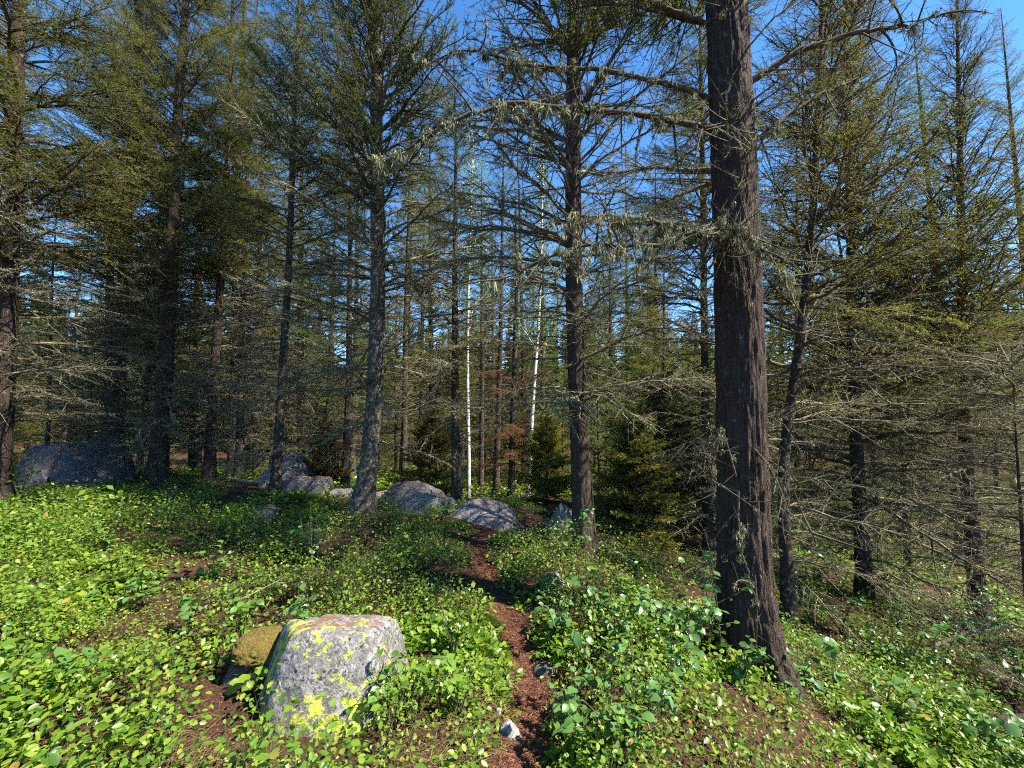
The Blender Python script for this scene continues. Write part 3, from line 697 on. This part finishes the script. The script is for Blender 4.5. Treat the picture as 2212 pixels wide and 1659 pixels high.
limb('right_limb_lower', [(1600, 330, 3.2), (1700, 250, 3.3), (1800, 180, 3.3), (1920, 130, 3.3)], 0.020, 7, 0.3, 26)
limb('left_high_limb', [(1565, 60, 3.2), (1450, 30, 3.2), (1330, -20, 3.3), (1200, -60, 3.3)], 0.022, 8, 0.4, 30)
limb('trunk_twig', [(1590, 1030, 3.05), (1560, 920, 2.98), (1548, 990, 2.95), (1552, 1110, 2.95)], 0.005, 9, 0.12, 8, hang=.5)
limb('trunk_twig', [(1620, 960, 3.05), (1660, 1000, 2.98), (1700, 1090, 2.95), (1740, 1130, 2.9)], 0.006, 10, 0.15, 10, hang=.5)
limb('trunk_vine', [(1594, 1060, 2.99), (1600, 1150, 2.97), (1605, 1230, 2.96), (1610, 1320, 2.95)], 0.006, 11, 0.25, 6, hang=.4)

# ------------------------------------------------------------------ background firs (shared trunk and crown meshes)
BT = []
for i, (hh, zc, lm, dt, fm) in enumerate([(14, 1.2, 2.1, 3.6, M_NEEDLE), (12, 0.9, 1.8, 2.6, M_NEEDLE), (16, 1.6, 2.4, 5.2, M_NEEDLE), (10, 0.5, 1.7, 1.4, M_NEEDLE), (13, 2.4, 1.4, 7.5, M_NEEDLE), (9, 0.15, 1.9, 0.0, M_NEEDLE), (6, 0.1, 1.5, 0.0, M_NEEDLE)]):
    tm, _ = trunk_mesh('fir_trunk_%d' % i, [(0, 0, 0), (0.05, 0, hh * .4), (0, 0.05, hh)], [hh * .0085, hh * .006, .008], 9, M_BARK2, 0.05, 0.6, i)
    BT.append((tm, crown_mesh('fir_crown_%d' % i, hh, zc, lm, 50 + i, LIVE_LO, 0.36, 5, 0.8, dt, fm)))
YOUNG = [bough(2.2, 600 + i, 1.0, 26, 6, (0.2, 0.02), 0.0, 5.0, lo=True) for i in range(3)]
young = crown_mesh('young_fir_crown', 2.1, 0.10, 0.66, 71, YOUNG, 0.12, 7, 0.75)
ytm, _ = trunk_mesh('young_fir_trunk', [(0, 0, 0), (0, 0.01, 2.1)], [.03, .005], 8, M_BARK2, 0.03, 0.3, 1)
def bg_fir(label, px, d, kind, sc, group=None, tint=(1, 1, 1), rz=None, meshes=None, name='fir_tree', wide=1.0):
    tm, cm = meshes or BT[kind]
    x, y = px_at(px, d); z = hz(x, y) - 0.05
    root = tag(empty(name, (x, y, z)), label, 'tree', group)
    root.rotation_euler = (random.gauss(0, .015), random.gauss(0, .015), rz if rz is not None else random.uniform(0, 6.28)); root.scale = (sc * wide, sc * wide, sc)
    link('trunk', tm, root); link('crown', cm, root, color=tint)
    KEEP.append((x, y, 0.15))
    return root
bg_fir('small cone-shaped olive young fir between the tilted aspen and the dark straight fir', 1180, 9.0, 0, 0.98, meshes=(ytm, young), tint=(1.7, 1.5, .8), name='young_fir', wide=1.1)
bg_fir('tan-needled young fir behind the layered rock slab', 930, 8.6, 0, 0.9, meshes=(ytm, young), tint=(1.9, 1.3, .8), name='young_fir', wide=1.2)
bg_fir('low dry young fir left of the pale-barked leaning fir', 705, 8.8, 0, 0.75, meshes=(ytm, young), tint=(1.8, 1.05, .7), name='young_fir', wide=1.0)
bg_fir('twiggy young fir at the right foot of the dark straight fir', 1370, 6.4, 0, 0.95, meshes=(ytm, young), tint=(1.3, 1.15, .8), name='young_fir', wide=1.4)
bg_fir('bushy young fir below the slope right of the dark straight fir', 1440, 8.0, 0, 1.5, meshes=(ytm, young), tint=(1.3, 1.15, .8), name='young_fir', wide=1.3)

# the dying rust-needled fir and its neighbours
xr, yr = px_at(1104, 10.5)
root = tag(empty('dying_fir', (xr, yr, hz(xr, yr) - .05)), 'dying fir with rust-red needles behind the whaleback rock', 'tree')
tm, P = trunk_mesh('dying_trunk', [(0, 0, 0), (0.06, 0, 2.6), (0.14, 0, 5.0), (0.1, 0, 8.0)], [.085, .07, .05, .008], 12, M_BARK2, .05, .5, 2)
link('trunk', tm, root)
rg = np.random.default_rng(5)
for k in range(62):
    rusty = k < 44
    zz = rg.uniform(.8, 2.0) if k < 28 else rg.uniform(2.6, 3.9) if rusty else rg.uniform(2, 7.6)
    a, b = (L_RUST if rusty else L_DEAD)[rg.integers(3)]
    s_ = rg.uniform(.25, .5); o = link('branch', a, root, (np.interp(zz, P[:, 2], P[:, 0]), 0, zz), (0, rg.normal(.2, .25), rg.uniform(0, 6.28)), s_)
    link('needles' if rusty else 'lichen', b, o)['kind'] = 'stuff'

# aspens
def aspen(label, px, d, dia, Ht, line, seed):
    rng = np.random.default_rng(seed)
    x0, y0 = px_at(px, d); z0 = hz(x0, y0) - .05
    root = tag(empty('aspen_tree', (x0, y0, z0)), label, 'tree')
    pts = [(0, 0, 0)] + [(at(a, b, d)[0] - x0, 0, at(a, b, d)[2] - z0) for a, b in line]
    pts.append((pts[-1][0] + .1, 0, Ht))
    rad = [dia / 2 * max(.12, 1 - .85 * p_[2] / Ht) for p_ in pts]
    tm, P = trunk_mesh('aspen_trunk', pts, rad, 12, M_ASPEN, .012, .15, seed); link('trunk', tm, root)
    g, l = GB(), GB()
    for k in range(26):
        zz = rng.uniform(Ht * .38, Ht); b = np.array((np.interp(zz, P[:, 2], P[:, 0]), 0, zz)); az = rng.uniform(0, 6.28); L = rng.uniform(.5, 1.5) * (1.2 - zz / Ht)
        dv = np.array((math.cos(az) * .75, math.sin(az) * .75, .66)); u = np.linspace(0, 1, 6)[:, None]
        Q = b + dv * u * L + np.array((0, 0, .2)) * u ** 2 * L + rng.normal(0, .03, (6, 3)) * u
        g.tubes(Q[None], (.012 * (1 - u[:, 0]) + .003)[None], 4)
        n = 120; A = Q[rng.integers(1, 6, n)] + rng.normal(0, .16, (n, 3)); dn = nrm(rng.normal(size=(n, 3)) + (0, 0, -.4)); sd_ = nrm(np.cross(dn, rng.normal(size=(n, 3))))
        V = np.stack([A, A + dn * .02 + sd_ * .02, A + dn * .045, A + dn * .02 - sd_ * .02], 1)
        l.add(V, np.array([[0, 1, 2], [0, 2, 3]])[None] + 4 * np.arange(n)[:, None, None])
    o = link('limbs', g.mesh('aspen_limbs', [M_ASPEN]), root); link('crown', l.mesh('aspen_crown', [M_ASPLEAF]), root)
aspen('straight white aspen stem right beside the slender short-topped fir', 1013, 9.2, 0.095, 8.5, [(1013, 1000), (1010, 850), (1010, 740), (1012, 620)], 3)
aspen('tilted white aspen with forked limbs beside the dying rust-red fir', 1140, 10.2, 0.125, 9.5, [(1146, 960), (1152, 850), (1162, 720), (1168, 600)], 4)

# named background trunks in the middle
for px, d, k, s_, lab in [(1072, 11.5, 4, 0.85, 'thin bare-stemmed fir between the two white aspens'),
                          (1040, 12.5, 4, 0.8, 'slim dark fir just right of the straight white aspen'),
                          (1322, 13, 0, 0.75, 'narrow green-topped fir behind the dark straight fir'),
                          (875, 10.5, 4, 0.8, 'dark thin fir behind the layered rock slab'),
                          (655, 13.5, 2, 0.98, 'tall full-crowned green fir behind the leaning grey boulder'),
                          (560, 12.5, 0, 0.95, 'full-crowned fir behind the thin twiggy fir by the leaning grey boulder')]:
    bg_fir(lab, px, d, k, s_, tint=random.choice(GREEN) if k != 4 else (1.2, 1.1, .8))
G1 = 'firs in the dim wood behind the left boulders'; G2 = 'firs in the wood beyond the path end'; G3 = 'firs on and below the right slope'
rb = random.Random(4)
LOOK = ['tall fir', 'mid-sized fir', 'towering fir', 'broad low fir', 'bare-stemmed thin fir', 'bushy fir with boughs down to the ground', 'small bushy fir with boughs down to the ground']
TINT = [('dark green', (0.72, 1.0, 0.88)), ('bright green', (0.95, 1.2, 0.85)), ('olive', (1.25, 1.1, 0.8)), ('golden olive', (1.55, 1.25, 0.75))]
def wood(n, p0, p1, d0, d1, kinds, s0, s1, group, where, tw, skip=None):
    for i in range(n):
        px = p0 + (p1 - p0) * (i + .5) / n + rb.uniform(-.5, .5) * (p1 - p0) / n; d = rb.uniform(d0, d1)
        if skip and skip(px, d): d += 5
        k = rb.choice(kinds); tn, tc = rb.choice([TINT[q] for q in tw])
        bg_fir('%s with %s needles %s' % (LOOK[k], tn, where) if k < 5 else '%s %s' % (tn + ' ' + LOOK[k], where), px, d, k, rb.uniform(s0, s1), group, tc)
gap = lambda px, d: 985 < px < 1200 and d < 15
wood(24, -140, 780, 11, 26, (0, 1, 2, 2, 4), .75, 1.1, G1, 'in the wood behind the left boulders', (0, 0, 2, 2))
wood(24, 780, 1490, 15, 30, (0, 1, 4, 3, 0), .85, 1.2, G2, 'in the wood beyond the path end', (1, 1, 2, 3), gap)
wood(17, 1640, 2270, 10, 22, (0, 1, 2, 0), .75, 1.1, G3, 'in the wood below the right slope', (0, 1, 2, 3))
wood(12, -140, 800, 12, 22, (5, 6, 5), .7, 1.1, G1, 'behind the left boulders', (0, 2, 2))
wood(16, 790, 1500, 14, 26, (5, 6, 6), .7, 1.0, G2, 'beyond the path end', (1, 2, 3), gap)
wood(15, 1280, 2300, 9, 20, (5, 6, 6), .55, .9, G3, 'below the right slope', (1, 2, 3))
# beyond: the far wood reads as one mass
def far_wood():
    rng = np.random.default_rng(12); g = GB()
    arrs = []
    for s in range(3):
        q = GB(); z = .6
        while z < 12:
            f = z / 12; n = 26
            az = rng.uniform(0, 6.28, n); L = (2.0 * (1 - f) ** .8 + .15) * rng.uniform(.4, 1.1, n); zz = z + rng.uniform(-.3, .3, n)
            A = np.stack([np.cos(az) * L * rng.uniform(.1, .6, n), np.sin(az) * L * .4, zz], -1); Dv = np.stack([np.cos(az) * L * .55, np.sin(az) * L * .55, -.1 * L], -1)
            q.needles(A, Dv, np.stack([-np.sin(az) * .3, np.cos(az) * .3, rng.uniform(-.1, .1, n)], -1), 0); z += .42
        q.spikes(np.array([[0, 0, -.5]]), np.array([[0, 0, 12.5]]), .14, 1); arrs.append(q.arrays())
    for k in range(420):
        d = rng.uniform(30, 110); px = rng.uniform(-500, 2700); x, y = px_at(px, d)
        V, Fa, Ma = arrs[k % 3]; a = rng.uniform(0, 6.28); s = rng.uniform(.7, 1.15); c, sn = math.cos(a) * s, math.sin(a) * s
        Vn = np.stack([V[:, 0] * c - V[:, 1] * sn + x, V[:, 0] * sn + V[:, 1] * c + y, V[:, 2] * s + hz(x, y)], -1)
        for mi in (0, 1): g.add(Vn, Fa[Ma == mi], mi) if mi == 0 else g.add(Vn, Fa[Ma == mi], mi)
    tag(link('far_forest', g.mesh('far_forest', [M_NEEDLE, M_BARK2]), color=(.9, 1, .9)), 'far conifer forest closing off the view between the trunks', 'forest', kind='stuff')
far_wood()

# ------------------------------------------------------------------ fallen wood
def log(name, label, a, b, r, material, seed, twigs=0, cat='log', mossy=0.0):
    rng = np.random.default_rng(seed); A, B = np.array(a), np.array(b); n = 26; u = np.linspace(0, 1, n)[:, None]
    P = A + (B - A) * u; P += np.cumsum(rng.normal(0, r * .10, P.shape), 0) * np.array((1, 1, .4))
    root = tag(empty(name, tuple(A)), label, cat); g = GB()
    g.tubes((P - A)[None], (r * (1 - .45 * u[:, 0]) * (1 + .08 * rng.normal(size=n)))[None], 9)
    for e, s in ((0, 1), (n - 1, .55)):      # end caps
        g.spikes((P - A)[e:e + 1], (P - A)[e:e + 1] + nrm((A - B) if e == 0 else (B - A))[None] * .01, r * s * .95)
    link('stem', g.mesh(name, [material], True), root)
    for k in range(twigs):
        t_ = rng.uniform(.2, 1); i = int(t_ * (n - 1)); me = L_DEAD[rng.integers(len(L_DEAD))]
        o = link('branch', me[0], root, tuple((P - A)[i]), (rng.uniform(0, 6), rng.uniform(-.9, .2), rng.uniform(0, 6)), rng.uniform(.15, .4)); link('lichen', me[1], o)['kind'] = 'stuff'
    return root
def gp(px, d, up): x, y = px_at(px, d); return (x, y, hz(x, y) + up)
log('fallen_log', 'short pale rotten log sloping down beside the dark straight fir', gp(1295, 4.95, .06), gp(1385, 4.35, .05), .06, M_WOOD, 2)
log('fallen_limb', 'pale lichen-covered limb propped in the shrubs on the right slope', gp(1900, 4.2, .1), gp(2105, 4.3, .62), .022, M_DEAD, 3, 5, 'branch')
log('fallen_log', 'dark fallen log at the foot of the bare dead sapling', gp(2010, 3.25, .05), gp(2330, 3.7, .38), .055, M_BARK2, 4, 6)
log('fallen_limb', 'dead stick standing out of the ground cover left of the path', gp(684, 4.1, 0.0), tuple(np.array(gp(678, 4.1, .62))), .006, M_DEAD, 5, 1, 'branch')
log('fallen_limb', 'thin grey stick lying across the shrubs above the lichen boulder', gp(520, 3.1, .18), gp(668, 3.4, .30), .006, M_DEAD, 6, 1, 'branch')
log('fallen_log', 'rotten log lying in the wood behind the slim fir', gp(500, 8.8, .05), gp(600, 8.2, .10), .05, M_WOOD, 7, 2)

# ------------------------------------------------------------------ leafy shrubs: every leaf an object
LT = np.array([(0, 0, 0), (.30, .30, .05), (.68, .30, .05), (1, 0, -.06), (.68, -.30, .05), (.30, -.30, .05), (.5, 0, -.01)])
LTF = np.array([(0, 1, 6), (1, 2, 6), (2, 3, 6), (3, 4, 6), (4, 5, 6), (5, 0, 6)])
LEAFM = []
for k in range(4):
    rg = np.random.default_rng(60 + k); V = LT.copy(); V[:, 1] *= (1.0, 1.2, .85, 1.1)[k]; V[:, 2] += rg.normal(0, .025, 7); V[3, 2] -= (.05, .12, .0, .18)[k]
    g = GB(); g.add(V, LTF); LEAFM.append(g.mesh('leaf_%d' % k, [M_LEAF]))
V = []
for k in range(25):     # lobed maple-like leaf outline
    a = -2.6 + 5.2 * k / 24; r = .55 + .45 * abs(math.cos(a * 2.9)) ** 1.5 * (1 - .12 * abs(a)); V.append((.25 + r * math.cos(a) * .75, r * math.sin(a) * .75, .04 * math.cos(a * 6)))
g = GB(); g.add(np.array([(.25, 0, 0)] + [(0, 0, 0)] + V), [(0, 1, 2)] + [(0, i, i + 1) for i in range(2, 26)] + [(0, 26, 1)]); LEAF_LOBED = g.mesh('lobed_leaf', [M_LEAF])
def shrub(label, px, d, hgt, spread, stems, leaves, size, seed, tint=(1, 1, 1), group=None, lobed=False, lean=(0, 0)):
    rng = np.random.default_rng(seed); x, y = px_at(px, d)
    root = tag(empty('leafy_shrub', (x, y, hz(x, y) - .01)), label, 'shrub', group); g = GB(); tips = []
    for k in range(stems):
        az = rng.uniform(0, 6.28); sp_ = spread * rng.uniform(.3, 1); h = hgt * rng.uniform(.6, 1.05); u = np.linspace(0, 1, 9)
        P = np.stack([np.cos(az) * sp_ * u ** 1.5 + lean[0] * u ** 1.4 * hgt, np.sin(az) * sp_ * u ** 1.5 + lean[1] * u ** 1.4 * hgt, h * (1.15 * u - .15 * u ** 3)], -1) + np.cumsum(rng.normal(0, .006, (9, 3)), 0) * u[:, None]
        g.tubes(P[None], (.0042 * (1 - u) + .0012)[None], 5); tips.append(P)
        for q in range(3):
            i = rng.integers(3, 8); d_ = nrm(rng.normal(size=3) * (1, 1, .4) + (0, 0, .3)); L = rng.uniform(.06, .2) * hgt * 1.6; v = np.linspace(0, 1, 9)
            Q = P[i] + d_ * (v * L)[:, None]; g.tubes(Q[None], (.002 * (1 - v) + .0008)[None], 3); tips.append(Q)
    link('stems', g.mesh('shrub_stems', [M_TWIG]), root)
    for k in range(leaves):
        P = tips[rng.integers(len(tips))]; u = rng.uniform(.35, 1.0); i = min(7, int(u * 8)); p_ = P[i] * (1 - (u * 8 - i)) + P[i + 1] * (u * 8 - i)
        s = size * rng.uniform(.6, 1.15)
        link('leaf', LEAF_LOBED if lobed else LEAFM[rng.integers(4)], root, tuple(p_), (rng.normal(0, .45), rng.normal(.22, .35), rng.uniform(0, 6.28)), s, tint)
    return root
CG = (.85, 1.0, 1.35)
YG = (1.5, 1.4, .7)
shrub('broad-leaved shrub growing against the right side of the lichen boulder', 890, 2.18, .42, .17, 5, 56, .062, 1, (1.0, 1.05, .9))
shrub('leafy shrub sprig hanging over the left top of the lichen boulder', 650, 2.85, .40, .2, 4, 34, .07, 2, CG)
shrub('tall thin shrub with round leaves above the lichen boulder', 672, 3.9, .62, .16, 4, 46, .055, 3, CG)
shrub('pale-stemmed twiggy shrub overhanging the far bend of the path', 1225, 4.3, .62, .35, 8, 110, .052, 4, (.9, 1.05, 1.1))
G4 = 'dense glossy shrubs crowding the right edge of the path'
for i, (px, d, h, lab) in enumerate([(1205, 2.95, .44, 'glossy blue-green shrub just beyond the dark half-buried stone'), (1265, 3.05, .5, 'tall glossy shrub right of the dark half-buried stone'),
        (1330, 2.8, .5, 'glossy shrub midway between the path and the giant fir'), (1395, 2.95, .48, 'glossy shrub behind the midway shrub, closer to the giant fir'),
        (1450, 2.6, .42, 'glossy shrub at the lower left foot of the giant fir'), (1290, 2.35, .42, 'glossy shrub leaning over the path before the dark half-buried stone'),
        (1380, 2.2, .42, 'glossy shrub down the slope from the path, below the giant fir'), (1480, 2.9, .46, 'glossy shrub touching the left side of the giant fir base'),
        (1240, 2.05, .36, 'glossy shrub across the path from the white broken stone'), (1340, 1.95, .34, 'low glossy shrub right of the shrub across from the white stone')]):
    shrub(lab, px, d, h, .24, 7, 66, .062, 10 + i, CG, G4)
shrub('shrub with drooping leaves on the left side of the giant fir trunk', 1545, 2.95, .95, .22, 5, 64, .066, 20, CG)
shrub('shrub at the right foot of the giant fir', 1700, 3.05, .36, .25, 5, 50, .075, 21, CG)
shrub('shrub sheltering in front of the giant fir base', 1590, 2.75, .36, .2, 5, 44, .06, 22, CG)
G5 = 'big-leaved shrubs at the shady foot of the right slope'
for i, (px, d, lab) in enumerate([(1790, 3.2, 'big-leaved shrub on the slope just past the giant fir base'), (1880, 3.0, 'big-leaved shrub below the foot of the pale propped limb'), (2060, 3.0, 'big-leaved shrub before the near end of the dark fallen log'), (2130, 2.85, 'big-leaved shrub below the middle of the dark fallen log'), (2175, 3.1, 'big-leaved shrub touching the middle of the dark fallen log'), (1990, 3.3, 'big-leaved shrub behind the near end of the dark fallen log')]):
    shrub(lab, px, d, .42, .26, 5, 36, .085, 30 + i, (.9, 1.05, 1.45), G5)
shrub('broad-leaved plant with three large leaves left of the lichen boulder', 180, 2.35, .32, .08, 2, 9, .105, 40, CG)
shrub('yellow-green large-leaved plant beside the dry grass', 40, 1.98, .24, .14, 4, 16, .12, 41, YG)
shrub('lobed pale-leaved plant in the ground cover beside the dry grass', 95, 2.25, .22, .16, 4, 9, .13, 42, (1.9, 1.6, .9), lobed=True)
shrub('lobed-leaved plant in the sunny ground cover left of the moss cushion', 125, 2.8, .24, .14, 4, 9, .13, 43, YG, lobed=True)
G6 = 'round-leaved shrubs standing out of the left ground cover'
for i, (px, d) in enumerate([(330, 3.3), (430, 3.0), (250, 4.2), (470, 3.9), (60, 4.6), (380, 5.2), (540, 2.9)]):
    shrub('round-leaved shrub rising just above the sunny ground cover left of the boulder', px, d, .36, .2, 4, 40, .066, 50 + i, (.95, 1.05, 1.0), G6)
shrub('upright shrub in the shade before the cracked dark boulder', 60, 6.4, .8, .4, 6, 80, .07, 60, (1.3, 1.3, .8))
shrub('bright shrub between the boulder and the path, shading the pale pebble', 985, 2.75, .38, .2, 6, 60, .05, 61, (1.3, 1.25, .8))
shrub('bright low shrub right of the lichen boulder along the path', 1000, 2.25, .30, .2, 6, 60, .048, 62, (1.35, 1.3, .8))
G7 = 'leafy bushes on the right slope'
rb = random.Random(9)
for i in range(15):
    px = rb.uniform(1640, 2230); d = rb.uniform(3.9, 8.0)
    mark = min([(1688, 4.7, 'S-curved slender fir'), (1850, 6.6, 'dark fir with upward-sweeping limbs'), (1945, 8.8, 'thin fir by the sunny clearing'), (2090, 6.2, 'dead-limbed fir over the pale limb'), (2192, 4.3, 'bare dead sapling'), (2000, 4.25, 'pale propped limb')], key=lambda q: math.hypot((q[0] - CX) / F * q[1] - (px - CX) / F * d, q[1] - d))
    shrub('leafy bush growing beside the ' + mark[2], px, d, rb.uniform(.5, 1.0), .45, 7, 70, .062, 80 + i, CG, G7)

# ------------------------------------------------------------------ ground cover
def blocked(x, y, extra=0.0):
    b = np.zeros(len(x), bool)
    for kx, ky, kr in KEEP: b |= np.hypot(x - kx, (y - ky)) < kr + extra
    return b
def leaves_mesh(g, P, D, Nn, size, lo=False):
    """folded leaves at P, pointing D with normal Nn"""
    S = nrm(np.cross(Nn, D)); Nn = np.cross(D, S)
    if lo:
        T = np.array([(0, 0, 0), (.5, .3, .05), (1, 0, -.03), (.5, -.3, .05)]); Ff = np.array([(0, 1, 2), (0, 2, 3)])
    else:
        T = np.array([(0, 0, 0), (.3, .29, .05), (.7, .27, .04), (1, 0, -.06), (.7, -.27, .04), (.3, -.29, .05)]); Ff = np.array([(0, 1, 3), (1, 2, 3), (0, 3, 5), (3, 4, 5)])
    V = P[:, None] + (T[None, :, 0:1] * D[:, None] + T[None, :, 1:2] * S[:, None] + T[None, :, 2:3] * Nn[:, None]) * size[:, None, None]
    g.add(V, Ff[None] + len(T) * np.arange(len(P))[:, None, None], 0)
def cover():
    rng = np.random.default_rng(77); g = GB()
    for (y0, y1, dens, k, sz, lo) in [(0.9, 3.0, 680, 13, .033, False), (3.0, 4.6, 430, 12, .034, True), (4.6, 7.2, 230, 12, .038, True), (7.2, 12.0, 60, 10, .048, True)]:
        xa, xb = -y1 * 1.42, y1 * 1.42
        n = int((xb - xa) * (y1 - y0) * dens)
        x = rng.uniform(xa, xb, n); y = rng.uniform(y0, y1, n)
        pd, hw = path_dist(x, y)
        patch = fbm(x * 1.3, y * 1.3, 0, 21, 3)
        blob = lambda cx, cy, rx, ry: np.exp(-(((x - cx) / rx) ** 2 + ((y - cy) / ry) ** 2))
        litter = 1.0 * blob(-1.85, 1.9, .5, .18) + .7 * blob(-1.6, 2.25, .3, .2) + .8 * blob(-1.0, 1.95, .25, .2) + .8 * blob(2.0, 2.75, .35, .2) + .7 * blob(-.28, 1.95, .22, .3) + .35 * blob(1.3, 1.85, .4, .12)
        ok = (np.abs(x) < y * 1.42 + .3) & ~blocked(x, y) & (pd > hw * .85 + .07 * rng.random(n))
        clump = noise(x * 3.3, y * 3.3, 0, 61) * .6 + noise(x * 7.5, y * 7.5, 0, 62) * .4
        prob = np.clip(.85 + 1.3 * patch, .2, 1) * np.clip(.85 + 1.25 * clump, .10, 1) * (1 - .88 * np.clip(litter, 0, 1))
        prob *= np.where((y < 3.2) & (x > .15) & (x < 2.2), .85, 1) * np.where((y > 4.6) & (x > .3), .55, 1) * np.where(y > 7.2, np.where(x < -3, .9, .35), 1)
        ok &= rng.random(n) < prob
        x, y = x[ok], y[ok]; n = len(x); clump = clump[ok]
        tall = np.clip(.23 + .5 * fbm(x * 1.5 + 5, y * 1.5, 0, 31, 3) + .10 * np.exp(-(((x + 1.4) / 1.3) ** 2 + ((y - 4.9) / 1.0) ** 2)) + .03 * np.clip(y - 4, 0, 3) * (x < -1), .06, .6)
        tall *= np.clip((path_dist(x, y)[0] - .05) / .35, .35, 1) * np.where(y > 5.2, np.clip(1 - (y - 5.2) * .35, .4, 1), 1) * np.where((x < -5.5) & (y > 5.5), .7, 1)
        h = tall * rng.uniform(.5, 1.15, n) * np.clip(.85 + .6 * clump, .4, 1.5); z = height(x, y)
        B = np.stack([x, y, z - .005], -1); tip = B + np.stack([rng.normal(0, .25, n) * h, rng.normal(0, .25, n) * h, h], -1)
        g.spikes(B, tip, .0016, 1)
        o = np.repeat(np.arange(n), k); j = np.tile(np.arange(k), n)
        u = np.clip(1 - (j / k) * .72 + rng.normal(0, .05, len(o)), .15, 1.02)
        az = j * 2.4 + rng.uniform(0, 6.28, n)[o] + rng.normal(0, .3, len(o))
        out = rng.uniform(.012, .07, len(o)) * (1.5 - u) * (1 + 2 * h[o])
        hd = np.stack([np.cos(az), np.sin(az), np.zeros(len(o))], -1)
        P = B[o] * (1 - u[:, None]) + tip[o] * u[:, None] + hd * out[:, None]
        el = rng.normal(.08, .5, len(o))
        D = hd * np.cos(el)[:, None] + np.array((0, 0, 1)) * np.sin(el)[:, None]
        N_ = nrm(np.array((0, 0, 1.)) + rng.normal(0, .5, (len(o), 3)))
        big = (np.where(rng.random(n) < .07, 1.7, 1.0) * np.clip(.92 + .55 * noise(x * 2.1, y * 2.1, 0, 71), .6, 1.35))[o]
        leaves_mesh(g, P, D, N_, sz * big * rng.uniform(.6, 1.2, len(o)), lo)
    tag(link('ground_cover', g.mesh('ground_cover', [M_COVER, M_TWIG])), 'low sunlit yellow-green leafy ground cover carpeting the slope', 'ground cover', kind='stuff')
cover()
def clearing():
    # sunny green growth on the flat below the right slope
    rng = np.random.default_rng(88); g = GB(); n = 9000
    x = rng.uniform(5, 26, n); y = rng.uniform(6.5, 24, n); m = (x < y * 1.5 + 1); x, y = x[m], y[m]; n = len(x); z = height(x, y)
    P = np.repeat(np.stack([x, y, z], -1), 5, 0) + np.abs(rng.normal(0, .16, (n * 5, 3))) * np.array((1, 1, .8)); D = nrm(rng.normal(size=P.shape) * (1, 1, .4)); N_ = nrm(np.array((0, 0, 1.)) + rng.normal(0, .4, P.shape))
    leaves_mesh(g, P, D, N_, rng.uniform(.06, .13, len(P)), True)
    n = 9000; x = rng.uniform(-16, 8, n); y = rng.uniform(9, 30, n); z = height(x, y)
    P = np.repeat(np.stack([x, y, z], -1), 4, 0) + np.abs(rng.normal(0, .16, (n * 4, 3))) * np.array((1, 1, .8)); D = nrm(rng.normal(size=P.shape) * (1, 1, .4)); N_ = nrm(np.array((0, 0, 1.)) + rng.normal(0, .4, P.shape))
    leaves_mesh(g, P, D, N_, rng.uniform(.06, .13, len(P)), True)
    tag(link('undergrowth', g.mesh('undergrowth', [M_COVER])), 'bright low undergrowth on the flat between the distant trunks', 'undergrowth', kind='stuff')
clearing()
def litter():
    rng = np.random.default_rng(99); g = GB()
    n = 26000; y = 1.1 + 4.4 * rng.random(n) ** 1.6; c = np.interp(y, PATH[:, 1], PATH[:, 0]); hw = np.interp(y, PATH[:, 1], PATHW); x = c + rng.normal(0, 1, n) * hw * .75
    n2 = 42000; y2 = rng.uniform(1.1, 4.2, n2); x2 = rng.uniform(-1.4, 1.4, n2) * y2
    x = np.concatenate([x, x2]); y = np.concatenate([y, y2]); n = len(x); k = ~blocked(x, y, -.05); x, y = x[k], y[k]; n = len(x)
    pd, hw = path_dist(x, y); z = height(x, y) + .014 * (pd < hw * 1.2) + rng.uniform(.002, .012, n)
    a = rng.uniform(0, 6.28, n); d = np.stack([np.cos(a), np.sin(a), rng.normal(0, .16, n)], -1); L = rng.uniform(.014, .04, n)[:, None]
    g.needles(np.stack([x, y, z], -1), d * L, np.stack([-np.sin(a), np.cos(a), rng.normal(0, .3, n)], -1) * .0013)
    tag(link('needle_litter', g.mesh('needle_litter', [M_LITTER])), 'reddish brown fallen needles strewn over path and forest floor', 'needle litter', kind='stuff')
    g = GB(); n = 1500
    x = rng.normal(-1.45, .45, n); y = rng.normal(1.72, .16, n)
    m_ = 700; x = np.concatenate([x, rng.normal(-.28, .25, m_)]); y = np.concatenate([y, rng.normal(2.2, .35, m_)])
    m_ = 500; x = np.concatenate([x, rng.normal(1.5, .8, m_)]); y = np.concatenate([y, rng.normal(2.4, .5, m_)])
    k = ~blocked(x, y) & (path_dist(x, y)[0] > .14); x, y = x[k], y[k]; n = len(x)
    B = np.stack([x, y, height(x, y)], -1); d = nrm(rng.normal(0, 1, (n, 3)) * (1.0, .6, .2) + np.array((.8, .2, .45))); L = rng.uniform(.08, .24, n)[:, None]
    u = np.linspace(0, 1, 4)
    P = B[:, None] + d[:, None] * (u[None, :, None] * L[:, None]) - np.array((0, 0, .6)) * (u[None, :, None] ** 2 * L[:, None] * .5)
    P[..., 2] = np.maximum(P[..., 2], height(P[..., 0], P[..., 1]) + .004)
    g.tubes(P, np.broadcast_to(.0013 * (1.05 - u)[None], (n, 4)), 3)
    tag(link('dry_grass', g.mesh('dry_grass', [M_GRASS])), 'dry tan grass lying flat in the bare patches', 'grass', kind='stuff')
litter()
